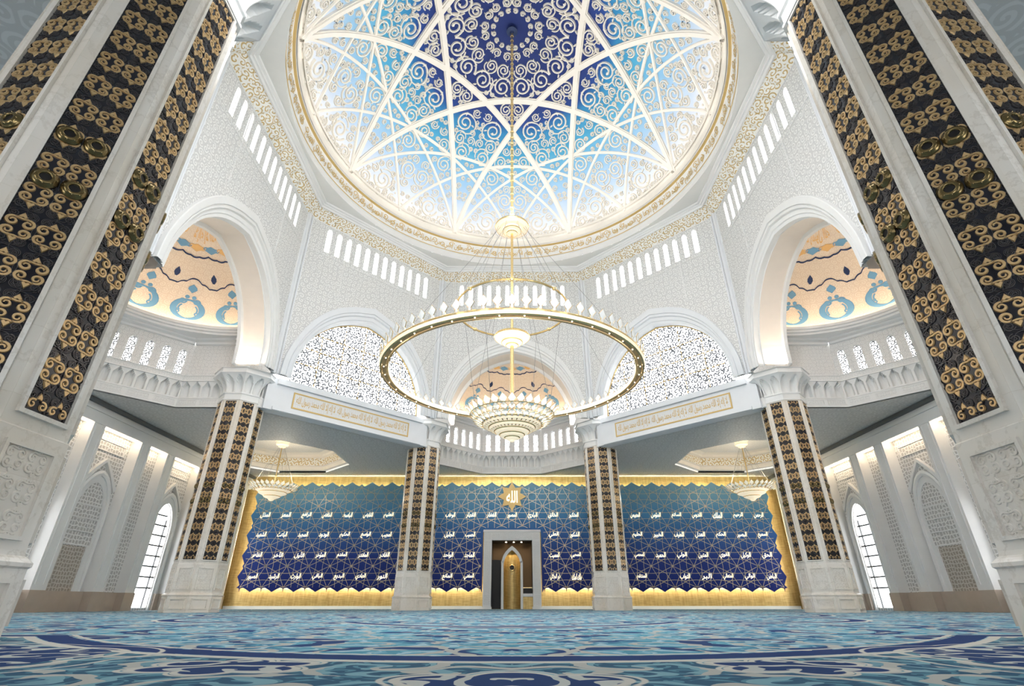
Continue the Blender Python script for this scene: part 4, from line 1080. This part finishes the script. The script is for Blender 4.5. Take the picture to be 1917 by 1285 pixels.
# ------------------------------------------------------------------ side walls
def parch(hw, zs, za, zb, n=8):
    """pointed arch outline from (hw,zb) up"""
    tab = [(hw, zb), (hw, zs)]
    for k in range(1, n + 1):
        t = k / n; tab.append((hw * cos(t * pi / 2) ** .85 if k < n else 0, zs + (za - zs) * (sin(t * pi / 2) ** 1.15 * .75 + t * .25)))
    return [(-x, z) for x, z in tab] + [(x, z) for x, z in reversed(tab[:-1])]
ARCHED = [(18.3, 0), (31.5, 0), (44.7, 1), (57.9, 0), (71.1, 1), (84.3, 1)]
NARROW = [(24.9, 0), (38.1, 0), (51.3, 1), (64.5, 0), (77.7, 1)]
PIL = [22.3, 27.5, 35.5, 40.7, 48.7, 53.9, 61.9, 67.1, 75.1, 80.3, 88.3, 14.3]
XB = WX + 1.3
for sg, nm in ((-1, 'left'), (1, 'right')):
    TW = lambda y, z, d: (sg * (XB + d), y, z)
    holes = []
    for y, op in ARCHED:
        if op: holes.append([(y + s, z) for s, z in parch(1.9, 9.2, 12.8, .3)])
    for y, op in NARROW:
        if op: holes.append([(y - 1.15, 2.0), (y + 1.15, 2.0), (y + 1.15, 9.8), (y - 1.15, 9.8)])
    mb = MB(); mb.plate([(9, 0), (YB, 0), (YB, ZC), (9, ZC)], holes, TW, .5, outer_side=False)
    wl = mb.build('wall_outer_' + nm, 'hex'); tag(wl, 'tall %s side wall of pierced white screenwork' % nm, kind='structure')
    mb = MB()
    for y in PIL:
        mb.box(y - .85, y + .85, -1.3, 0, 0, 18.35, 0, lambda a_, b_, c_: (sg * (XB + b_), a_, c_))
        for q in (-.5, .5): mb.box(y + q - .06, y + q + .06, -1.36, -1.3, 2.4, 18.2, 0, lambda a_, b_, c_: (sg * (XB + b_), a_, c_))
    mb.box(9, YB, -1.35, 0, 18.35, ZC - .02, 0, lambda a_, b_, c_: (sg * (XB + b_), a_, c_)); mb.box(9, YB, -1.5, -1.35, 19.5, 19.8, 0, lambda a_, b_, c_: (sg * (XB + b_), a_, c_))
    mb.build('wall_pilasters', 'plaster', wl)
    mb = MB(); mb.box(9, YB, -1.75, -1.33, 20.15, ZC - .03, 0, lambda a_, b_, c_: (sg * (XB + b_), a_, c_)); mb.build('dark_cornice_line', 'mullion', wl)
    mb = MB()
    Q = lambda a_, b_, c_: (sg * (XB + b_), a_, c_)
    allb = [(y, 3.15, op, 'a') for y, op in ARCHED] + [(y, 1.75, op, 'n') for y, op in NARROW]
    for y, hw, op, t in allb:
        if t == 'a' and op:
            mb.box(y - hw, y - 2.3, -.5, 0, 0, 1.9, 0, Q); mb.box(y + 2.3, y + hw, -.5, 0, 0, 1.9, 0, Q)
        else:
            mb.box(y - hw, y + hw, -.5, 0, 0, 1.9, 0, Q); mb.box(y - hw + .5, y + hw - .5, -.56, -.5, .4, 1.5, 0, Q); mb.box(y - hw + .8, y + hw - .8, -.6, -.56, .65, 1.25, 0, Q)
    for y in PIL: mb.box(y - .92, y + .92, -1.4, -.0, 0, 1.9, 0, Q)
    o = mb.build('baseboard_' + nm, 'stone'); tag(o, 'tan stone dado along the foot of the %s side wall' % nm, kind='structure')
    # cove lamps
    mb = MB()
    for y, hw, op, t in allb: mb.box(y - hw + .15, y + hw - .15, -1.0, -.85, 18.2, 18.3, 0, Q)
    mb.build('cove_lamp_strip', 'glowwarm', wl)
    # arched bays
    for y, op in ARCHED:
        S = lambda s, d, z, y=y: (sg * (XB + d), y + s, z)
        b = MB()
        if op: b.plate([(-1.95, .2)] + parch(1.95, 9.2, 12.9, .2)[1:-1] + [(1.95, .2)], [], lambda x, z, d: S(x, .35, z), 0); 
        w_ = empty(next_win() if op else 'blind_window', S(0, 0, 0))
        o3 = Vector(S(0, 0, 0)); LS = lambda s, d, z, S=S, o3=o3: tuple(Vector(S(s, d, z)) - o3)
        if op:
            bb = MB(); bb.plate(parch(1.95, 9.2, 12.9, .2), [], lambda x, z, d: LS(x, .35, z), 0); bb.build('glass', 'clear', w_)
            bb = MB()
            for k in range(1, 9): 
                z = 1.3 + 1.25 * k; hwk = 1.9 if z < 9.5 else 1.9 * max(0, 1 - ((z - 9.2) / 3.7)) ** .6
                bb.box(-hwk, hwk, .2, .34, z - .09, z + .09, 0, LS)
            for s in (-1.25, 1.25): bb.box(s - .08, s + .08, .2, .34, .2, 10.8, 0, LS)
            bb.build('glazing_bars', 'mullion', w_)
            tag(w_, 'tall bright pointed-arch window in the %s side wall, %s' % (nm, {44.7: 'beyond the nearest column', 71.1: 'beside the middle-distance column', 84.3: 'in the corner by the gold wall'}[y]), kind='structure')
        else:
            bb = MB(); bb.plate(parch(2.0, 9.2, 12.9, 1.9), [], lambda x, z, d: LS(x, -.12, z), 0)
            bb.build('pierced_screen', 'hex', w_)
            bb = MB()
            for k in range(4): bb.box(-1.95, 1.95, -.2, -.12, 6.3 + k * 1.35, 6.42 + k * 1.35, 0, LS)
            bb.box(1.55, 1.95, -.3, -.1, 0.0, 6.3, 0, LS); bb.box(-2.0, -1.75, -.25, -.1, 0, 6.3, 0, LS)
            bb.build('white_rails', 'plaster', w_)
            bb = MB(); bb.box(-1.75, 1.55, -.18, -.12, .1, 6.2, 0, LS); bb.build('door_screen', 'hexbeige', w_, 'beige lattice lower screen')
            tag(w_, 'blind pointed-arch bay with white pierced screen in the %s side wall, %s' % (nm, {18.3: 'beside the camera', 31.5: 'hidden past the nearest column', 57.9: 'just past the huge near column'}[y]), 'arched screen', 'blind arched bays of the side walls')
        fb = MB(); P0, P1, P2 = parch(2.75, 9.4, 14.2, 0), parch(2.35, 9.3, 13.6, 0), parch(1.95, 9.2, 12.85, 0)
        sweep(fb, [(P0, 0), (P0, -.35), (lerp2(P0, P1, .5), -.42), (P1, -.35), (P1, -.2), (P2, -.2), (P2, .3 if op else -.1)], LS)
        fb.build('arch_surround', 'plaster', w_)
        hb = MB(); H0 = [(-2.7, 12.6), (-1.2, 14.4), (0, 15.6), (1.2, 14.4), (2.7, 12.6)]; H1 = [(x * .92, z - .45) for x, z in H0]
        sweep(hb, [(H0, 0), (H0, -.4), (H1, -.4), (H1, 0)], LS); hb.plate([(-2.6, 16.3), (2.6, 16.3), (2.6, 17.5), (-2.6, 17.5)], [[(-2.5, 16.4), (2.5, 16.4), (2.5, 17.4), (-2.5, 17.4)]], lambda x, z, d: LS(x, -.08 + d, z), .1)
        hb.build('hood_moulding', 'plaster', w_)
    for y, op in NARROW:
        if not op: continue
        S = lambda d, s, z, y=y: (sg * (XB + d), y + s, z)
        mb = MB(); mb.plate([(-1.15, 2.0), (1.15, 2.0), (1.15, 9.8), (-1.15, 9.8)], [], lambda x, z, d: S(.3, x, z), 0, 1)
        mb.box(-.05, .2, -1.2, 1.2, 5.9, 6.0, 0, S)
        o = mb.build(next_win(), ['plaster', 'pane']); tag(o, 'narrow pierced window lit from outside in the %s side wall, %s' % (nm, 'beside the nearest column' if y < 60 else 'behind the middle-distance column'), kind='structure')
# rear wall behind the viewer; its tall openings are added to admit sky light
mb = MB(); rw = [(k, 9) for k in (-36, -18, 0, 18, 36)]
mb.plate([(-48.4, 0), (48.4, 0), (48.4, ZC), (-48.4, ZC)], [[(x - 1.9, .5), (x + 1.9, .5), (x + 1.9, 14), (x - 1.9, 14)] for x, _ in rw], lambda x, z, d: (x, -9 - d, z), .4, outer_side=False)
tag(mb.build('wall_front', 'plaster'), 'entrance wall behind the viewer with tall openings added to let in sky light', kind='structure')
for sg in (-1, 1):
    mb = MB(); mb.box(46.6 if sg > 0 else -47.0, 47.0 if sg > 0 else -46.6, -9, 9, 0, ZC)
    tag(mb.build('wall_side', 'plaster'), 'plain %s side wall beside and behind the viewer' % ('right' if sg > 0 else 'left'), kind='structure')
# daylight portals at the great windows (guide the sky light, give none of their own)
def portal(loc, rot, sx, sy):
    o = area('window_portal', loc, rot, sx, sy, 1, (1, 1, 1)); o.data.cycles.is_portal = True
for a in (-45, 45):
    portal(fr(a)(0, AP + 1.4, 29.8), (pi / 2, 0, -R(a) + pi), 18.8, 11)

# ------------------------------------------------------------------ chandeliers
def crystal_data(name, w_, h_, th=.05):
    """kite-shaped crystal in a gilt edge, in the xz plane, foot at the origin"""
    mb = MB(); K = [(0, 0), (w_ * .18, h_ * .10), (w_ * .12, h_ * .25), (w_ * .5, h_ * .58), (0, h_), (-w_ * .5, h_ * .58), (-w_ * .12, h_ * .25), (-w_ * .18, h_ * .10)]
    b = len(mb.v)
    for x, z in K: mb.vert((x, -th / 2, z)); mb.vert((x, th / 2, z))
    c0 = mb.vert((0, -th * 1.4, h_ * .55)); c1 = mb.vert((0, th * 1.4, h_ * .55)); n = len(K)
    for i in range(n):
        j = (i + 1) % n; mb.face((2 * i, 2 * j, c0)); mb.face((2 * i + 1, 2 * j + 1, c1)); mb.face((2 * i, 2 * j, 2 * j + 1, 2 * i + 1))
    mb.tube([(x, 0, z) for x, z in K], w_ * .05, 4, 1, True)
    return mb.data(name, ['crystal', 'brightgold'])
CB = crystal_data('crystal', .72, 1.15); CM = crystal_data('crystal', .66, 1.1)
def place_ring(name, data, parent, n, r, z, tilt, ph=0, sc_=1.0):
    for k in range(n):
        th = 2 * pi * (k + ph) / n; o = link(name, data, parent); o.location = (r * sin(th), r * cos(th), z)
        o.rotation_mode = 'XYZ'; o.rotation_euler = (-tilt, 0, -th); o.scale = (sc_, sc_, sc_)
def ringmesh(prof, seg=96, mats=('brightgold',), smooth=False):
    mb = MB(); mb.sm = smooth; mb.lathe(prof, seg); return mb
# main
ch = empty('chandelier', (0, YC, 13.0)); tag(ch, 'giant gold ring chandelier with a crystal bowl hanging from the centre of the dome', 'chandelier')
mb = MB(); mb.tube([(0, 0, 3.2), (0, 0, 10.2)], .17, 12); mb.tube([(0, 0, 10.2), (0, 0, 23.5)], .13, 12); mb.tube([(0, 0, 23.5), (0, 0, 57.3)], .16, 12)
for k in range(34): z = 24 + k * .98; mb.lathe([(.17, z), (.24, z + .12), (.17, z + .24)], 10)
mb.build('rod', 'brightgold', ch)
mb = MB(); mb.lathe([(.0, 57.9), (.7, 57.8), (.75, 57.5), (.3, 57.3), (0.16, 57.0)], 20); mb.build('ceiling_rose', 'navy', ch)
for z, r_ in ((23.2, 1.75), (9.95, 1.65)):
    mb = MB(); mb.lathe([(.17, z - .75), (.55, z - .7), (.6, z - .45), (.95, z - .4), (1.05, z - .15), (1.4, z - .1), (r_, z + .12), (r_, z + .3), (r_ - .15, z + .36), (.2, z + .38)], 40)
    d = mb.build('disc', 'lit', ch)
    mb = MB(); mb.lathe([(r_ + .02, z + .1), (r_ + .07, z + .2), (r_ + .02, z + .32)], 40); mb.lathe([(.97, z - .42), (1.02, z - .38), (.99, z - .3)], 40); mb.lathe([(.57, z - .72), (.62, z - .68), (.6, z - .6)], 40); mb.build('disc_rim', 'brightgold', d)
# thin ring
mb = MB(); mb.tube([(5.4 * sin(2 * pi * k / 72), 5.4 * cos(2 * pi * k / 72), 13.1) for k in range(72)], .11, 6, 0, True)
for k in range(8): th = pi * k / 4; mb.lathe([(.0, 12.95), (.2, 13.0), (.2, 13.2), (0, 13.25)], 8, (5.4 * sin(th), 5.4 * cos(th)))
mb.build('thin_ring', 'brightgold', ch)
# great ring
RR = 11.35; ZR_ = 5.9
mb = MB(); mb.lathe([(RR - .32, ZR_), (RR - .32, ZR_ + .08), (RR - .4, ZR_ + .3), (RR - .28, ZR_ + .42), (RR + .28, ZR_ + .42), (RR + .42, ZR_ + .3), (RR + .34, ZR_ + .02)], 128)
gr = mb.build('great_ring', 'lit', ch)
mb = MB(); mb.lathe([(RR + .36, ZR_ - .02), (RR + .2, ZR_ - .05), (RR + .16, ZR_)], 128); mb.lathe([(RR - .16, ZR_), (RR - .2, ZR_ - .05), (RR - .36, ZR_ - .02)], 128); mb.lathe([(RR + .43, ZR_ + .26), (RR + .46, ZR_ + .34), (RR + .40, ZR_ + .44)], 128)
mb.build('ring_rim', 'brightgold', gr)
mb = MB(); mb.lathe([(RR + .16, ZR_ + .02), (RR - .16, ZR_ + .02)], 128); mb.build('ring_channel', 'gold', gr)
for k in range(40):
    th = 2 * pi * (k + .5) / 40
    if k == 0:
        mb = MB(); mb.lathe([(.001, -.04), (.035, -.03), (.05, .0), (.05, .04)], 10); BL = mb.data('bulb', 'lamp')
    o = link('bulb', BL, gr); o.location = (RR * sin(th), RR * cos(th), ZR_)
place_ring('ring_crystal', CB, ch, 72, RR + .3, ZR_ + .4, .2)
# bowl
mb = MB(); mb.lathe([(.001, 0), (.18, .05), (.25, .2), (.5, .28), (.62, .42), (.95, .5), (1.05, .68), (1.35, .78), (1.5, .98), (1.9, 1.08), (2.0, 1.3), (2.45, 1.4), (2.55, 1.65), (2.5, 1.75)], 64)
bw = mb.build('bowl', 'lit', ch)
mb = MB()
for r_, z_ in ((.62, .42), (1.05, .66), (1.5, .96), (2.0, 1.28), (2.56, 1.62)): mb.lathe([(r_ + .0, z_ - .06), (r_ + .07, z_), (r_, z_ + .07)], 64)
mb.build('bowl_rims', 'brightgold', bw)
mb = MB()
for k in range(36):
    th = 2 * pi * k / 36; x, y = sin(th), cos(th)
    for r0, z0, r1, z1, wv in ((1.55, 1.0, 1.88, 1.06, .06), (2.02, 1.3, 2.42, 1.38, .07)):
        mb.poly([(r0 * x, r0 * y, z0 - .03), (r1 * x - y * wv, r1 * y + x * wv, z1 - .03), (r1 * x + y * wv, r1 * y - x * wv, z1 - .03)])
mb.build('bowl_piercing', 'bronze', bw)
for n_, r_, z_, tl, s_ in ((32, 2.45, 1.5, 1.2, .9), (32, 2.85, 1.8, .95, .95), (32, 3.3, 2.15, .7, 1.05)):
    place_ring('bowl_crystal', CM, ch, n_, r_, z_, tl, .5 * (n_ % 2) + (.5 if r_ in (3.1,) else 0), s_)
mb = MB()
for n_, r0, z0, r1, z1 in ((30, 2.5, 1.6, 3.7, 2.4),):
    for k in range(n_): th = 2 * pi * k / n_; mb.tube([(r0 * sin(th), r0 * cos(th), z0), (r1 * sin(th), r1 * cos(th), z1)], .025, 4)
mb.lathe([(3.08, 1.93), (3.13, 1.97), (3.08, 2.01)], 64); mb.lathe([(3.65, 2.33), (3.7, 2.37), (3.65, 2.41)], 64); mb.build('bowl_frame', 'brightgold', ch)
# cables
def cables(parent, arr, r=.02):
    mb = MB()
    for p, q in arr: mb.tube([p, q], r, 4)
    return mb.build('suspension_cables', 'cable', parent)
arr = []
for k in range(8):
    th = pi * k / 4 + pi / 8; x, y = sin(th), cos(th)
    arr.append(((1.5 * x, 1.5 * y, 23.1), (5.4 * x, 5.4 * y, 13.15))); arr.append(((1.3 * x, 1.3 * y, 23.0), (RR * x, RR * y, ZR_ + .4)))
for k in range(4):
    th = pi * k / 2 + .5; x, y = sin(th), cos(th); arr.append(((5.4 * x, 5.4 * y, 13.0), (3.6 * x, 3.6 * y, 2.35)))
cables(ch, arr)
l = bpy.data.lights.new('chandelier_lamp', 'POINT'); l.energy = 2500; l.color = (1, .88, .68); l.shadow_soft_size = .8
o = bpy.data.objects.new('chandelier_lamp', l); o.location = (0, YC, 16.3); COL.objects.link(o)
# the two smaller chandeliers
CS_ = crystal_data('crystal', .62, 1.15)
sm = empty('chandelier', (-35.6, 77.4, 14.2))
mb = MB(); mb.lathe([(.001, 0), (.3, .12), (.5, .35), (1.1, .6), (1.3, .85), (1.9, 1.1), (2.1, 1.4), (2.5, 1.6), (2.4, 1.75)], 40); b_ = mb.build('bowl', 'lit', sm)
mb = MB()
for r_, z_ in ((1.2, .72), (2.0, 1.25), (2.5, 1.62)): mb.lathe([(r_, z_ - .05), (r_ + .06, z_), (r_, z_ + .06)], 40)
mb.build('bowl_rims', 'brightgold', b_)
mb = MB(); mb.tube([(0, 0, 1.5), (0, 0, 9.3)], .09, 8); mb.build('rod', 'brightgold', sm)
mb = MB(); mb.lathe([(.1, 8.0), (.5, 8.1), (.55, 8.3), (.9, 8.45), (.95, 8.7), (.7, 8.75), (.6, 9.0), (1.2, 9.15), (1.2, 9.29)], 24); mb.build('canopy', 'lit', sm)
place_ring('crystal', CS_, sm, 28, 2.45, 1.5, 1.15); place_ring('crystal', CS_, sm, 28, 2.6, 1.75, .9, .5, 1.05)
cables(sm, [((.4 * sin(k * pi / 6), .4 * cos(k * pi / 6), 8.1), (2.9 * sin(k * pi / 6), 2.9 * cos(k * pi / 6), 2.0)) for k in range(12)], .015)
mb = MB(); mb.lathe([(2.85, 1.9), (2.9, 1.95), (2.85, 2.0)], 40)
for k in range(12): th = k * pi / 6; mb.tube([(2.45 * sin(th), 2.45 * cos(th), 1.65), (2.88 * sin(th), 2.88 * cos(th), 1.95)], .02, 4)
mb.build('hoop', 'brightgold', sm)
sm2 = copy_tree(sm); sm2.location = (35.6, 77.4, 14.2)
tag(sm, 'small crystal bowl chandelier hanging in front of the left end of the blue wall', 'chandelier', 'small bowl chandeliers')
tag(sm2, 'small crystal bowl chandelier hanging in front of the right end of the blue wall', 'chandelier', 'small bowl chandeliers')
for x in (-35.6, 35.6):
    l = bpy.data.lights.new('bowl_lamp', 'POINT'); l.energy = 1000; l.color = (1, .88, .66); l.shadow_soft_size = .5
    o = bpy.data.objects.new('bowl_lamp', l); o.location = (x, 77.4, 17.2); COL.objects.link(o)
